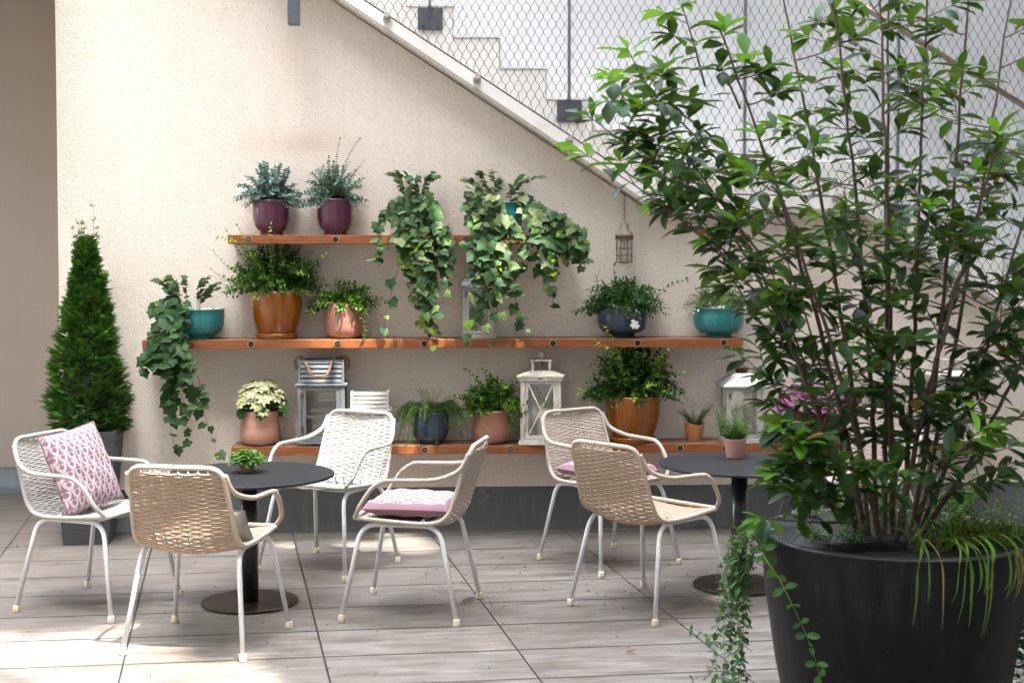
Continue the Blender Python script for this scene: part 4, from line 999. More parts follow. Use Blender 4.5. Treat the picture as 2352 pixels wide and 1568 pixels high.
# arclength table
_tab = [cr(PROF, i*.02) for i in range(int((len(PROF)-1)/.02)+1)]
_len = [0]
for i in range(1, len(_tab)): _len.append(_len[-1]+hypot(_tab[i][0]-_tab[i-1][0], _tab[i][1]-_tab[i-1][1]))
LT = _len[-1]
def prof_at(s):
    s = max(0, min(LT, s)); lo = 0; hi = len(_len)-1
    while hi-lo > 1:
        md = (lo+hi)//2
        if _len[md] <= s: lo = md
        else: hi = md
    u = (s-_len[lo])/max(1e-9, _len[hi]-_len[lo]); p, q = _tab[lo], _tab[hi]
    ty, tz = q[0]-p[0], q[1]-p[1]; l = hypot(ty, tz) or 1
    return p[0]+(q[0]-p[0])*u, p[1]+(q[1]-p[1])*u, ty/l, tz/l
def halfw(s):
    f = s/LT; w = .228-.010*f-.022*max(0, f-.5)*2
    rc = .055
    if s > LT-rc: e = (s-(LT-rc))/rc; w -= rc*(1-sqrt(max(0, 1-e*e)))*.9
    if s < .03: e = (.03-s)/.03; w -= .022*(1-sqrt(max(0, 1-e*e)))
    return w
def shell_pt(s, t):   # t in -1..1 ; sag towards the outside (below seat / behind back)
    y, z, ty, tz = prof_at(s); hw = halfw(s); sag = (.018+.020*math.exp(-((s-LT*.52)/.09)**2))*(1-t*t)
    ny, nz = tz, -ty    # normal pointing to the inside is (tz*-1...) choose sitter side
    n_in = (-tz*-1, -ty)
    # travelling front->back: t=(-y); inside normal = rotate
    iy, iz = tz, -ty
    if iz < 0 and s < LT*.4: iy, iz = -iy, -iz
    if s >= LT*.4 and iy < 0: iy, iz = -iy, -iz
    return V((t*hw, y - iy*sag, z - iz*sag)), V((0, iy, iz))
def ropetube(b, P, r0, pitch=.011, n=8):
    # resample and give the tube coiled ridges
    seg = [(P[i+1]-P[i]).length for i in range(len(P)-1)]; tot = sum(seg); N_ = int(tot/(pitch/2)); out = []; i = 0; acc = 0
    for k in range(N_+1):
        s = tot*k/N_
        while i < len(seg)-1 and s > acc+seg[i]: acc += seg[i]; i += 1
        out.append(P[i].lerp(P[i+1], min(1, (s-acc)/max(seg[i],1e-9))))
    b.tube(out, [r0*(1.06 if k % 2 else .86) for k in range(len(out))], n)
def smoothpath(C, k=10):
    C = [V(c) for c in C]; out = []
    for i in range(len(C)-1):
        p0, p1, p2, p3 = C[max(i-1,0)], C[i], C[i+1], C[min(i+2,len(C)-1)]
        for j in range(k):
            u = j/k; out.append(.5*((2*p1)+(p2-p0)*u+(2*p0-5*p1+4*p2-p3)*u*u+(3*p1-p0-3*p2+p3)*u**3))
    out.append(C[-1]); return out
def fillet(C, rad, k=6):
    C = [V(c) for c in C]; out = [C[0]]
    for i in range(1, len(C)-1):
        a, m_, c = C[i-1], C[i], C[i+1]; da = (a-m_); dc = (c-m_); l = min(rad, da.length*.49, dc.length*.49)
        p, q = m_+da.normalized()*l, m_+dc.normalized()*l
        out += bez(p, m_, q, k)
    out.append(C[-1]); return out
def weave_mesh():
    b = MB(); pitch = .0095; rows = int((LT-.02)/pitch); nr = 10
    for r_ in range(rows):
        s = .012+r_*pitch; hw = halfw(s); pts = []; ns = 46
        for i in range(ns+1):
            t_ = -1+2*i/ns; ph = (t_+1)/2*nr*pi + (r_ % 2)*pi
            p, n_ = shell_pt(s + .0008*sin(ph), t_)
            pts.append(p + n_*(.0013*sin(ph)))
        b.tube(pts, .0048, 6, caps=False)
    return b
def ribs_mesh():
    b = MB()
    for i in range(1, 9):
        t_ = -1+2*i/9; b.tube([shell_pt(.01+(LT-.02)*k/40, t_)[0] for k in range(41)], .0042, 5)
    return b
def make_chair(key, rope, label, rim=None):
    rim = rim or rope
    t = thing('rope_chair', label, 'chair', group='rope armchairs around the tables')
    weave_mesh().build('woven_shell', rope, t, smooth=True)
    ribs_mesh().build('shell_ribs', rope, t, smooth=True)
    P = [V((-halfw(0)+.0, prof_at(0)[0], prof_at(0)[1]))]
    left = [shell_pt(LT*k/90, -1)[0] for k in range(91)]; right = [shell_pt(LT*k/90, 1)[0] for k in range(91)]
    loop = left + [right[-1].lerp(left[-1], 1-u) + V((0,0,0)) for u in (.08,.3,.5,.7,.92)] + list(reversed(right)) + [left[0].lerp(right[0], 1-u) for u in (.1,.3,.5,.7,.9)] + [left[0]]
    b = MB(); ropetube(b, loop, .0104); b.build('rim', rim, t, smooth=True)
    for sx in (-1, 1):
        arm = fillet([(sx*.205,-.296,.745), (sx*.222,-.262,.668), (sx*.262,-.165,.632), (sx*.272,.10,.628), (sx*.262,.185,.50), (sx*.226,.205,.458)], .075, 8)
        b = MB(); ropetube(b, smoothpath(arm[::2]+[arm[-1]], 4), .0102); b.build('armrest', rim, t, smooth=True)
    # tubular legs: one bent tube per side
    for sx in (-1, 1):
        xt = sx*.205; zt = .423
        C = fillet([(sx*.262,.262,.02), (xt,.185,zt), (xt*1.0,-.165,zt), (sx*.255,-.252,.02)], .075, 8)
        half = [c for c in C if c.y >= .0]; other = [c for c in C if c.y < .0]; mid = V((xt, 0, zt))
        b = MB(); b.tube(half+[mid], .0105, 10); b.build('leg', M['white_paint'], t, smooth=True)
        b = MB(); b.tube([mid]+other, .0105, 10); b.build('leg', M['white_paint'], t, smooth=True)
    for (x_, y_) in ((-.262,.262),(.262,.262),(-.255,-.252),(.255,-.252)):
        b = MB(); b.lathe([(.0155,0),(.0165,.003),(.0145,.028),(.0125,.031)], 14, c=(x_, y_, .001)); b.build('foot_cap', M['foot'] if (x_*y_ > 0) else M['foot_y'], t, smooth=True)
    b = MB(); b.tube([(-.205,.12,.423),(.205,.12,.423)], .009, 8); b.tube([(-.205,-.11,.423),(.205,-.11,.423)], .009, 8); b.build('cross_bar', M['white_paint'], t, smooth=True)
    return t
cw = make_chair('white', M['rope_white'], 'white rope armchair at the left with a pink pillow against its back')
cbg = make_chair('beige', M['rope_beige'], 'beige rope armchair seen from behind in front of the left table', M['rope_rim_toplit'])
cpl = make_chair('pale', M['rope_pale'], 'pale rope armchair seen from the side, flat pink cushion on its seat')
def put(c, x, y, deg, label=None):
    c.location = (x, y, 0); c.rotation_euler = (0, 0, radians(deg))
    if label: c['label'] = label
    return c
ch1 = put(cw, -1.551, 6.586, -113.7)
ch2 = put(cbg, -.947, 5.915, -14)
ch3 = put(copy_tree(cw), -.543, 7.319, 150.5, 'white rope armchair facing the viewer behind the left table, no cushion')
ch4 = put(cpl, -.098, 6.403, 77)
ch5 = put(copy_tree(cpl), .900, 7.356, -147, 'pale rope armchair at the right table with a half hidden pink cushion')
ch6 = put(copy_tree(cbg), .974, 6.412, -49.5, 'beige rope armchair seen from behind left of the right table')
q = at(1965, 1100, 7.25)
ch7 = put(copy_tree(cpl), q.x, 7.25, 128, 'pale rope armchair mostly hidden behind the big leafy shrub')

# cushions
def cushion_mesh(a, T, mat, name, n=22, box=False, sag=0):
    b = MB()
    for side in (1,-1):
        o = len(b.v)
        for i in range(n+1):
            for j in range(n+1):
                u = -1+2*i/n; v = -1+2*j/n; e = (1-abs(u)**(6 if box else 2.6))*(1-abs(v)**(6 if box else 2.6)); e = max(e,0)**(.35 if box else .55)
                pin = 1-.05*(1-abs(v)**2)*abs(u)**6*0
                x_ = u*a*(1-.07*(1-v*v)*(u*u)); y_ = v*a*(1-.07*(1-u*u)*(v*v))
                wr = .004*sin(u*9+v*3)*e + .003*sin(v*11-u*5)*e
                b.v.append((x_, y_, side*T*e+wr - sag*x_*x_*8))
        for i in range(n):
            for j in range(n):
                q_ = (o+i*(n+1)+j, o+(i+1)*(n+1)+j, o+(i+1)*(n+1)+j+1, o+i*(n+1)+j+1); b.face(q_ if side > 0 else tuple(reversed(q_)), 1 if (box and (i in (0,n-1) or j in (0,n-1))) else 0)
    b.tube([(-a,-a,0),(0,-a*.93,0),(a,-a,0),(a*.93,0,0),(a,a,0),(0,a*.93,0),(-a,a,0),(-a*.93,0,0)], .0018, 4, 1, closed=True)
    return b.build(name, [mat, M['cushion_side']], smooth=True)
def place_cushion(o, ch, lx, ly, lz, tilt, label, rz=0, spin=0):
    Mc = Matrix.Translation(ch.location) @ Matrix.Rotation(ch.rotation_euler[2], 4, 'Z')
    Ml = Matrix.Translation((lx, ly, lz)) @ Matrix.Rotation(rz, 4, 'Z') @ Matrix.Rotation(tilt, 4, 'X') @ Matrix.Rotation(spin, 4, 'Z')
    o.matrix_world = Mc @ Ml; tag(o, label, 'cushion', 'seat cushions')
c = cushion_mesh(.195, .060, M['cushion'], 'cushion'); place_cushion(c, ch1, -.0, -.085, .625, radians(112), 'pink and white petal print pillow leaning against the left chair back', radians(-4), radians(-5))
c = cushion_mesh(.195, .036, M['cushion'], 'cushion', box=True); place_cushion(c, ch4, 0, -.005, .488, radians(0), 'flat pink petal print cushion on the side facing chair')
c = cushion_mesh(.195, .036, M['cushion'], 'cushion', box=True); place_cushion(c, ch5, 0, -.005, .488, radians(0), 'flat pink petal print cushion partly hidden behind the beige chair')
c = cushion_mesh(.095, .035, M['grey_fabric'], 'cushion'); place_cushion(c, ch2, .115, -.05, .495, radians(125), 'small grey green cushion inside the beige chair at the left table', 0, radians(0))

# ------------------------------------------------------------------ tables
def make_table(label, cxy):
    t = thing('round_table', label, 'table', (cxy[0], cxy[1], 0), 0, 'round bistro tables')
    b = MB(); b.lathe([(.386,TZ-.013),(.390,TZ-.011),(.390,TZ-.002),(.388,TZ)], 96); b.build('tabletop', M['table_top'], t, smooth=False)
    b = MB(); b.lathe([(.039,.012),(.039,TZ-.014)], 40); b.build('column', M['table_black'], t, smooth=True)
    b = MB(); b.lathe([(.218,0.003),(.222,.005),(.222,.011),(.219,.013)], 80); b.build('base_plate', M['table_base'], t)
    b = MB(); b.lathe([(.14,TZ-.019),(.14,TZ-.0135)], 40); b.build('mounting_disc', M['table_black'], t)
    return t
t1 = make_table('round dark table in the left group carrying the little ivy pot', (tc1.x, tc1.y))
t2 = copy_tree(t1); t2['label'] = 'round dark table in the right group carrying the lavender pot'; t2.location = (1.47, 6.78, 0)

# ------------------------------------------------------------------ big black planter with shrub (foreground right)
BY = 4.25; pc = at(2052, 1218, BY); BR = .405; BH = at(2052, 1222, BY).z
pl = thing('large_planter', 'large round matt black planter in the right foreground', 'planter', (pc.x, BY, 0))
b = MB(); b.lathe([(.25,0),(.265,.01),(.31,.15),(.352,.35),(.382,.55),(.398,BH-.06),(BR,BH-.01),(BR,BH)], 96); 
b.build('bowl', M['planter'], pl, smooth=True)
b = MB(); n_ = 96; 
b.lathe([(BR+.001,BH-.004),(BR,BH+.001),(BR-.004,BH+.003),(BR-.016,BH+.003),(BR-.019,BH),(BR-.022,BH-.07)], 96)
b.f = [f for f in b.f if len(f) == 4]; b.m = [0]*len(b.f)
b.build('rim', M['planter_rim'], pl, smooth=True)
b = MB(); Rr = random.Random(2)
b.lathe([(BR-.02,BH-.06),(BR*.7,BH-.05),(BR*.4,BH-.035),(BR*.1,BH-.03)], 48, wob=lambda r,z,a:(r, z+.008*sin(a*7+r*40)+.006*sin(a*13)))
b.build('soil', M['soil'], pl, smooth=True)

sh = thing('shrub', 'tall glossy leaved evergreen shrub growing in the black planter', 'shrub', (pc.x, BY, BH-.04))
Rs = random.Random(41)
lb, sb = MB(), MB(); O = V((pc.x, BY, BH-.04))
def whorl(p, d, L, bright, n=7):
    d = d.normalized(); a1, b1, c1_ = frame(d, V((.2,-.3,.9)) if abs(d.z) > .9 else UPV)
    a0 = Rs.uniform(0, 6.3)
    for k in range(n):
        an = a0 + k*2.4; el = .25 + .55*k/n
        dd = d*(1.0-el) + (b1*cos(an)+c1_*sin(an))*el*1.2; dd.z = dd.z*.35 + Rs.uniform(-.14,.14)
        l = L*Rs.uniform(.6,1.1)*(1 if k > 1 else .75); m = 0
        if bright > .5 or (bright > .22 and k < 3): m = 1
        if Rs.random() < .004: m = 2
        leaf(lb, p - d*(.006*k), dd, UPV + rdir(Rs)*(.6 if Rs.random() < .2 else .14), l, l*Rs.uniform(.36,.50), m, Rs.uniform(.0,.28), .3, 'lance')
def twig(P, bright, L=.092, r0=.0028, dens=.050):
    k = len(P); sb.tube(P, [r0*(1-.55*i/(k-1)) for i in range(k)], 5, caps=False)
    seg = [(P[i+1]-P[i]).length for i in range(k-1)]; tot = sum(seg); s = tot*.30; side = Rs.uniform(0,6)
    while s < tot*.93:
        q = s; i = 0
        while i < k-2 and q > seg[i]: q -= seg[i]; i += 1
        t_ = (P[i+1]-P[i]).normalized(); p = P[i]+t_*q; a1, b1, c1_ = frame(t_, V((.2,-.3,.9)))
        dd = t_*.5+(b1*cos(side)+c1_*sin(side)); dd.z = dd.z*.5+Rs.uniform(-.35,.15)
        l = L*Rs.uniform(.65,1.05); leaf(lb, p, dd, UPV+rdir(Rs)*(.6 if Rs.random() < .3 else .16), l, l*Rs.uniform(.38,.52), 0 if Rs.random() > .012 else 2, Rs.uniform(.05,.35), .3, 'lance')
        side += 2.4; s += dens*Rs.uniform(.7,1.3)
    whorl(P[-1], P[-1]-P[-2], L, bright, Rs.randint(6,9))
def loc(px, py, Y): return at(px, py, Y)-O
MAIN = [((1985,1215),(1935,820),(1650,60),4.1), ((1995,1215),(1960,800),(1790,-60),4.4), ((2010,1215),(2020,800),(1900,-120),4.15), ((2030,1215),(2040,760),(2040,-150),4.5), ((2050,1210),(2050,760),(2020,-60),4.0),
        ((2070,1210),(2110,800),(2130,-150),4.35), ((2090,1210),(2170,850),(2235,-160),4.1), ((2100,1205),(2190,900),(2330,-60),4.5), ((2105,1210),(2230,980),(2420,250),4.3), ((1975,1215),(1890,850),(1560,330),4.5),
        ((1970,1215),(1890,940),(1690,500),4.0), ((2110,1210),(2260,1050),(2470,560),4.0), ((2020,1215),(1960,900),(1740,300),3.95), ((2060,1215),(2120,900),(2300,300),3.9)]
for (p0, p1, p2, Yt) in MAIN:
    a = loc(p0[0], p0[1]+20, 4.22+Rs.uniform(-.08,.08)); c = loc(p1[0], p1[1], (4.22+Yt)/2); e = loc(p2[0], p2[1], Yt)
    P = bez(a, c, e, 26)
    for i in range(3, 26): P[i] += V((Rs.uniform(-.004,.004), Rs.uniform(-.004,.004), 0))
    sb.tube(P, [.0095*(1-.72*i/25) for i in range(26)], 8, caps=False)
    whorl(P[-1], P[-1]-P[-2], .10, .4)
    tot = 25
    nt = 10
    for k in range(nt):
        f = .28+.71*(k/nt)**.72; i = int(f*25); base = P[i]; ang = Rs.uniform(0, 2*pi); ln = Rs.uniform(.12,.34)*(1.15-.4*f)
        out = V((cos(ang), sin(ang)*.8, Rs.uniform(.15,.75))); 
        e2 = base + out.normalized()*ln; 
        m2 = base.lerp(e2, .5)+V((0,0,-.02))
        up_ = (e2.z+O.z)
        br = 1. if Rs.random() < (.16 if e2.z+O.z > 1.5 else .10) else Rs.choice((0,0,.3))
        twig(bez(base, m2, e2, 7), br)
        if Rs.random() < .6:
            q_ = m2+V((0,0,.0)); e3 = q_+V((cos(ang+1), sin(ang+1)*.7, Rs.uniform(.1,.6))).normalized()*ln*.7; twig(bez(q_, q_.lerp(e3,.5), e3, 5), Rs.choice((0,0,.3)), r0=.002)
# outer sprays that shape the left outline
TIPS = [((1860,850),(1700,560),(1330,345),4.2,1),((1750,600),(1560,420),(1345,262),4.1,0),((1760,600),(1540,330),(1440,108),4.15,1),((1700,430),(1560,250),(1410,170),4.3,1),
        ((1650,330),(1540,210),(1380,235),4.0,.3),((1700,520),(1560,480),(1500,440),4.3,.3),((1800,800),(1700,700),(1640,545),4.2,0),
        ((1880,1000),(1760,900),(1745,800),4.3,0),((1920,1130),(1830,1050),(1800,975),3.85,0),
        ((1950,1180),(1850,1130),(1805,1065),3.85,.3),((1960,1200),(1850,1200),(1745,1190),3.85,1),((1965,1190),(1880,1150),(1800,1120),3.8,0),((1960,1180),(1880,1080),(1830,1010),3.8,1),
        ((1990,1190),(1950,1130),(1930,1060),3.8,0),((2050,1190),(2060,1120),(2060,1080),3.8,.3),((2100,1180),(2150,1100),(2180,1040),3.85,0),((2110,1180),(2220,1100),(2330,1060),3.9,0),
        ((1620,200),(1590,80),(1555,-20),4.2,1),((1700,250),(1670,180),(1650,150),4.1,0),((1600,350),(1500,330),(1420,330),4.2,0),((1690,480),(1600,430),(1510,400),4.0,.3),
        ((1750,640),(1640,560),(1540,480),4.35,0),((2180,900),(2280,760),(2360,680),3.9,0),((2160,1000),(2270,900),(2370,830),3.95,0),((2150,1080),(2260,1000),(2360,950),3.85,0),
        ((1870,900),(1800,700),(1760,590),3.9,0),((1900,900),(1830,640),(1790,560),4.0,.3),((2000,700),(1960,560),(1930,520),3.85,0),((2080,700),(2110,560),(2140,470),3.85,.3)]
for (p0, p1, p2, Yt, br) in TIPS:
    P = bez(loc(p0[0], p0[1], 4.2), loc(p1[0], p1[1], (4.2+Yt)/2), loc(p2[0], p2[1], Yt), 12)
    twig(P, br, .096, .0038, .042)
    for f in (5, 7, 9):
        e2 = P[f]+V((Rs.uniform(-.5,.5), Rs.uniform(-.8,.8), Rs.uniform(.1,.6))).normalized()*Rs.uniform(.08,.16); twig(bez(P[f], P[f].lerp(e2,.5), e2, 5), Rs.choice((0,0,1,.3)), .098, .002)
lb.build('foliage', [M['leaf_dark'], M['leaf_bright'], M['leaf_yellow']], sh, smooth=True); sb.build('stems', M['stem'], sh, smooth=True)

# strap leaved plant over the rim
gt = thing('spider_plant', 'clump of green strap leaves drooping over the black planter rim', 'plant', (pc.x+.13, BY-.22, BH-.04))
b = MB()
def strap(b, P, w, m):
    o = len(b.v); k = len(P)
    for i, p in enumerate(P):
        t_ = (P[min(i+1,k-1)]-P[max(i-1,0)]).normalized(); s_ = t_.cross(UPV+V((.01,.2,0))); s_.normalize(); ww = w*(1-(i/(k-1))**3*.9)*.5; n_ = s_.cross(t_)
        b.v += [tuple(p-s_*ww+n_*ww*.5), tuple(p), tuple(p+s_*ww+n_*ww*.5)]
    for i in range(k-1):
        for j in (0,1): b.face((o+i*3+j, o+i*3+j+1, o+i*3+j+4, o+i*3+j+3), m)
Rg = random.Random(9)
GO = V((.13, -.22, 0)); 
for i in range(95):
    a = Rg.uniform(-pi, .5); x0 = Rg.uniform(-.12,.16); s0 = V((x0, Rg.uniform(-.02,.10), .0)); ln = Rg.uniform(.08,.20)
    ex = cos(a)*ln*1.1; ey = -abs(sin(a))*ln*.5
    P = bez(s0, s0+V((ex*.5, ey*.6, .13+Rg.uniform(0,.07))), s0+V((ex, ey, Rg.uniform(.03,.11))), 12); strap(b, P, Rg.uniform(.005,.010), 0 if i % 9 else 1)
for i in range(26):
    th = radians(Rg.uniform(-100, -22)); ln = Rg.uniform(.03,.10) if i % 3 else Rg.uniform(.12,.24)
    if i in (0,3,6,9,12): th = radians((-34,-30,-38,-27,-42)[i//3]); ln = (.34,.30,.26,.42,.2)[i//3]
    if i in (1,4,7): th = radians((-84,-70,-62)[i//3]); ln = (.15,.19,.10)[i//3]
    u = V((cos(th), sin(th), 0)); tw = V((-u.y, u.x, 0))*Rg.uniform(-.05,.05)
    C = [u*.26+tw*.2, u*.33+V((0,0,.085)), u*(BR+.004)+V((0,0,.066))+tw*.6, u*(BR+.022)+V((0,0,.01))+tw, u*(BR+.018)+V((0,0,-ln*.5))+tw*1.1, u*(BR-.002)+V((0,0,-ln))+tw*1.2]
    strap(b, [p-GO for p in smoothpath(C, 5)], Rg.uniform(.006,.012), 0 if i % 7 else 1)
b.build('blades', [M['grass'], M['straw']], gt, smooth=True)
# trailing vines
def vine_thing(label, anchor, strands, L=.022, seed=1, n_m=0):
    t = thing('trailing_vine', label, 'vine', anchor); r = random.Random(seed); lb, sb = MB(), MB()
    for (P) in strands:
        P = [V(p) for p in P]; PP = smoothpath(P, 7)
        for i in range(2, len(PP)): PP[i] += V((r.uniform(-.003,.003), r.uniform(-.003,.003), 0))
        sprig(lb, sb, PP, L, L*.62, L*.95, 0, 'oval', True, .06, .0012, .35, r=r, taper=.3, lift=-.1)
    fin(t, lb, M['jasmine'], sb, M['stem_g']); return t
ax = at(1745, 1235, BY-.10); A0 = V((ax.x, BY-.10, BH))
Rv = random.Random(12); strands = []
for i in range(13):
    x0 = Rv.uniform(-.04,.03); ln = Rv.uniform(.18,.62) if i > 5 else Rv.uniform(.5,.72); dx = Rv.uniform(-.085,.01)-.01; y0 = Rv.uniform(-.05,.12)
    strands.append([(x0+.06,y0*.5,-.02),(x0*.3-.0,y0,.035),(x0-.035,y0-.0,-.03),(dx-.02,y0,-ln*.4),(dx-.02+Rv.uniform(-.02,.02),y0,-ln*.75),(dx-.01+Rv.uniform(-.02,.02),y0+.0,-ln)])
def rel(px, py, Y): return tuple(at(px, py, Y)-A0)
strands += [[rel(1760,1230,4.1), rel(1700,1400,4.0), rel(1640,1560,4.0), rel(1560,1600,3.98)][:3]]
strands = strands[:-1]
strands += [[(.03,0,0),(-.02,-.02,.02),(-.05,-.04,-.22), rel(1690,1500,4.02), rel(1640,1470,4.0), rel(1572,1440,3.98)],
            [(.03,0,0),(-.03,-.02,.0),(-.06,-.04,-.35), rel(1660,1560,4.02), rel(1620,1548,4.0), rel(1570,1575,3.98)]]
vine_thing('small leaved vine hanging down the left side of the black planter', A0, strands, .031, 31)
# single bright runner across the planter front
P = [rel(1752,1270,3.98), rel(1790,1330,3.83), rel(1835,1420,3.80), rel(1868,1500,3.82), rel(1895,1600,3.86)]
lb, sb = MB(), MB(); PP = smoothpath([V((0,0,0))+V((.02,-.02,.0)), *[V(p) for p in P]], 7); t = thing('trailing_vine', 'single green runner with paired leaves hanging across the black planter', 'vine', A0)
r = random.Random(2); sprig(lb, sb, PP, .036, .020, .048, 0, 'oval', True, .15, .0022, .08, r=r, taper=.05, lift=0, up=V((0,-1,.6)), ang=1.6); fin(t, lb, M['peri'], sb, M['grass'])
ax2 = at(2330, 1235, BY-.14); A1 = V((ax2.x, BY-.14, BH)); strands = []
for i in range(20):
    x0 = Rv.uniform(-.05,.10); ln = Rv.uniform(.25,.7); strands.append([(x0-.05,.03,0),(x0-.02,-.01,.03),(x0+.02,-.03,-.04),(x0+.02+Rv.uniform(-.02,.02),-.02,-ln*.5),(x0+Rv.uniform(-.03,.02),.0,-ln)])
vine_thing('small leaved vine hanging down the right side of the black planter', A1, strands, .031, 33)
# low herb growth inside the planter
t = thing('low_plant', 'yellow green low plants growing on the soil of the black planter', 'plant', (pc.x, BY, BH-.045)); lb, sb = MB(), MB()
for (cx2, cy2, n2, rr) in ((-.22,-.12,22,.09),(.16,.20,50,.22),(.30,.05,34,.14),(-.05,.28,26,.2)):
    for i in range(n2):
        a = Rv.uniform(0,6.3); s0 = V((cx2+cos(a)*rr*.5, cy2+sin(a)*rr*.3, .0)); 
        if s0.length > .36: continue
        e = s0+V((cos(a)*.06, sin(a)*.05, Rv.uniform(.05,.12)+(.10 if cy2 > 0 else 0)*Rv.random())); sprig(lb, sb, bez(s0, s0+V((0,0,.05)), e, 6), .024, .010, .012, 0, 'oval', r=Rv, rs=.001)
fin(t, lb, M['peri_l'], sb, M['stem_g'])

# dry leaves on the planter soil and litter on the floor
b = MB(); Rl = random.Random(77)
for i in range(46):
    a = Rl.uniform(0,6.3); rr = Rl.uniform(.05,.36); leaf(b, V((pc.x+cos(a)*rr, BY+sin(a)*rr, BH-.02)), V((Rl.uniform(-1,1), Rl.uniform(-1,1), .2)), UPV+rdir(Rl)*.5, .055, .024, 0, .3, .4, 'oval')
tag(b.build('dry_leaves', M['straw']), 'brown dry leaves lying on the soil of the black planter', 'leaves', kind='stuff')
b = MB()
for i in range(300):
    px, py = Rl.uniform(20,1740), Rl.uniform(1225,1560)
    if Rl.random() < .6: px, py = Rl.uniform(950,1740), Rl.uniform(1222,1400)
    p = fl(px, py, .004); s_ = Rl.uniform(.006,.019); leaf(b, p, V((Rl.uniform(-1,1), Rl.uniform(-1,1), .25)), UPV+rdir(Rl)*.3, s_, s_*.6, Rl.choice((0,0,0,1,2)), .1, .5, 'oval' if s_ > .009 else 'tiny')
tag(b.build('floor_litter', [M['straw'], M['grass'], M['hemp']]), 'tiny dry petals and leaf bits scattered on the patio tiles', 'litter', kind='stuff')
for (px, py, l, an, lab) in ((1068,1378,.075,.0,'curled brown leaf beside the rear foot of the side facing chair'),(1445,1497,.05,.0,'small reddish brown leaf near a tile joint at the bottom')):
    p = fl(px-10, py, .006); b = MB(); leaf(b, V((0,0,0)), V((1,.1,.02)), UPV, l, l*.32, 0, -.15, .6, 'oval'); tag(b.build('fallen_leaf', M['straw'], loc=p), lab, 'leaf')

# ------------------------------------------------------------------ unseen tree added above: gaps cut in its crown shape the sun patches
SUN = V((.25,-.34,.906)).normalized()
tr = thing("sun_blocker_tree", 'unseen tree added to block the sun, crown gaps shaped for sun patches', 'tree', (6.0, -2.0, 0))
Rt = random.Random(19); lb = MB(); TO = V((6.0,-2.0,0))
def poly_in(px, py, poly):
    c = False; j = len(poly)-1
    for i in range(len(poly)):
        xi, yi = poly[i]; xj, yj = poly[j]
        if ((yi > py) != (yj > py)) and (px < (xj-xi)*(py-yi)/(yj-yi)+xi): c = not c
        j = i
    return c
lit_floor = [[fl(*p)[:2] for p in pp] for pp in (
    [(-400,1475),(120,1468),(290,1458),(350,1462),(430,1475),(600,1520),(640,1640),(-400,1640)],
    [(640,1224),(985,1224),(960,1268),(660,1272)])]
lit_wall = [[(at(*p, 8.05).x, at(*p, 8.05).z) for p in pp] for pp in (
    [(560,835),(700,835),(700,1030),(585,1030)], [(930,900),(1080,900),(1090,1060),(925,1060)], [(1100,430),(1290,430),(1290,640),(1150,770),(1080,740)],
    [(920,430),(1060,430),(1060,700),(950,790),(900,640)], [(735,640),(890,620),(930,810),(735,810)], [(1090,850),(1190,850),(1190,950),(1090,950)], [(1420,760),(1560,760),(1560,860),(1420,860)])]
def lit(c):
    g = c - SUN*(c.z/SUN.z)
    if g.y < 8.0:
        p = (g.x, g.y)
        return any(poly_in(p[0], p[1], q) for q in lit_floor)
    w = c - SUN*((c.y-8.05)/SUN.y)
    if w.z < 0: return False
    return any(poly_in(w.x, w.z, q) for q in lit_wall)
cnt = 0
for i in range(21000):
    k_ = Rt.random()
    if k_ < .36: tx, ty, tz = Rt.uniform(-4.2,4.6), Rt.uniform(2.2,8.1), 0
    elif k_ < .62: tx, ty, tz = Rt.uniform(-4.0,4.6), 8.05, Rt.uniform(0,4.4)
    else: tx, ty, tz = Rt.uniform(-2.6,5.2), 9.4, Rt.uniform(1.0,5.4)
    hgt = Rt.uniform(12.5,14.5); c = V((tx,ty,tz)) + SUN*((hgt-tz)/SUN.z)
    s_ = Rt.uniform(.24,.38)
    if any(lit(c+V(o_)*s_*.45) for o_ in ((0,0,0),(1,0,0),(-1,0,0),(0,1,0),(0,-1,0))): continue
    leaf(lb, c-TO, rdir(Rt), SUN+rdir(Rt)*.5, s_, s_*.8, 0, .1, .1, 'oval'); cnt += 1
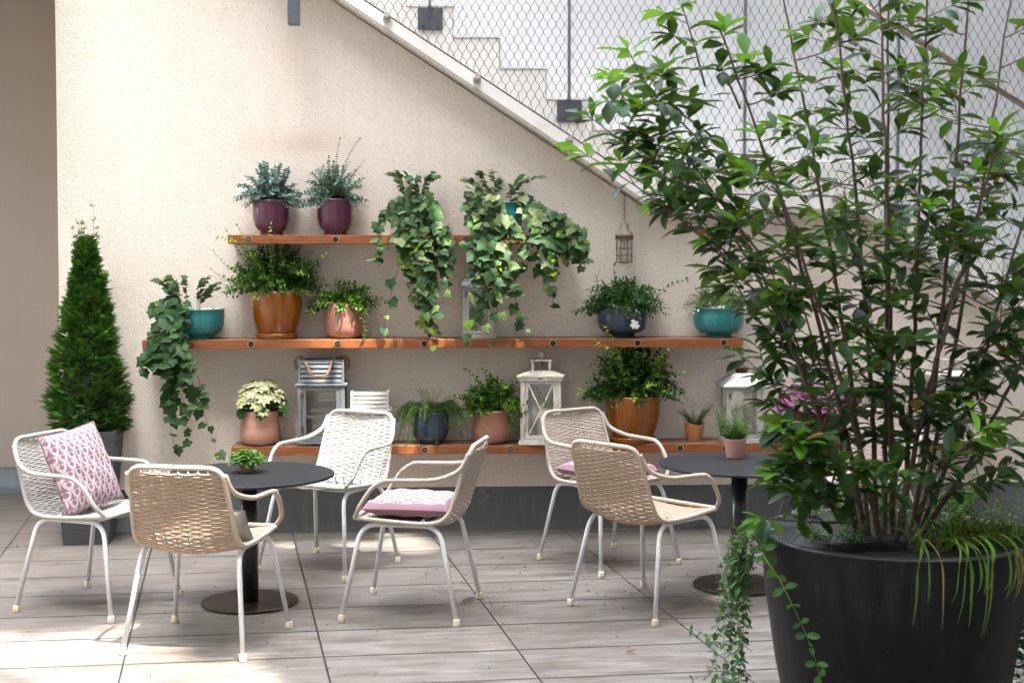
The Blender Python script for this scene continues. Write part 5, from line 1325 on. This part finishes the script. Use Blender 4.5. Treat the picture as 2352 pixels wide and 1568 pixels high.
# unseen small leaves added above the frame to cast leaf dapples on the shelves
for poly in lit_wall:
    xs = [p[0] for p in poly]; zs = [p[1] for p in poly]; area = (max(xs)-min(xs))*(max(zs)-min(zs))
    for i in range(int(area*210)):
        c = V((Rt.uniform(min(xs)-.05, max(xs)+.05), 8.05, Rt.uniform(min(zs)-.05, max(zs)+.05))) + SUN*Rt.uniform(3.4, 4.4)
        s_ = Rt.uniform(.06,.13); leaf(lb, c-TO, rdir(Rt), SUN+rdir(Rt)*.6, s_, s_*.45, 0, .1, .1, 'oval')
lb.build('blocker_crown', M['blocker_canopy'], tr)
b = MB(); b.tube([(0,0,0),(.1,0,5),(-.6,.6,9),(-2,1.4,13.5)], [.24,.19,.13,.04], 10); b.tube([(-.3,.2,7),(-2.6,1.6,10),(-5.2,3.6,13.3)], [.1,.07,.02], 8); b.build('trunk', M['stem'], tr, smooth=True)

# ------------------------------------------------------------------ camera, light, render
cam = bpy.data.cameras.new('Camera'); co = bpy.data.objects.new('Camera', cam); COL.objects.link(co)
co.location = (0,0,HC); co.rotation_euler = (pi/2-PIT, 0, -PSI)
cam.sensor_width = 36; cam.lens = 36*FPX/2352; cam.shift_y = -(784-PY)/2352; cam.clip_end = 200; cam.clip_start = .1
cam.dof.use_dof = True; cam.dof.focus_distance = 7.4; cam.dof.aperture_fstop = 6.3
S.camera = co
w = bpy.data.worlds.new('World'); S.world = w; w.use_nodes = True; nt = w.node_tree; nt.nodes.clear()
sky = nt.nodes.new('ShaderNodeTexSky'); sky.sky_type = 'NISHITA'; sky.sun_disc = False
el = math.asin(SUN.z); sky.sun_elevation = el; sky.sun_rotation = atan2(SUN.x, SUN.y); sky.dust_density = 2.5; sky.air_density = 1.0
hs = nt.nodes.new('ShaderNodeHueSaturation'); hs.inputs['Saturation'].default_value = .38; hs.inputs['Value'].default_value = 1.0
bg = nt.nodes.new('ShaderNodeBackground'); bg.inputs[1].default_value = .15; ou = nt.nodes.new('ShaderNodeOutputWorld')
nt.links.new(sky.outputs[0], hs.inputs['Color']); nt.links.new(hs.outputs[0], bg.inputs[0]); nt.links.new(bg.outputs[0], ou.inputs[0])
sd = bpy.data.lights.new('Sun', 'SUN'); sd.energy = 0.7; sd.angle = radians(.53); sd.color = (1,.95,.87); so = bpy.data.objects.new('Sun', sd); COL.objects.link(so)
so.rotation_euler = SUN.to_track_quat('Z', 'Y').to_euler(); so.location = (4,-3,12)
S.view_settings.view_transform = 'Standard'; S.view_settings.look = 'None'; S.view_settings.gamma = 1; S.view_settings.exposure = 5.1
S.render.engine = 'CYCLES'
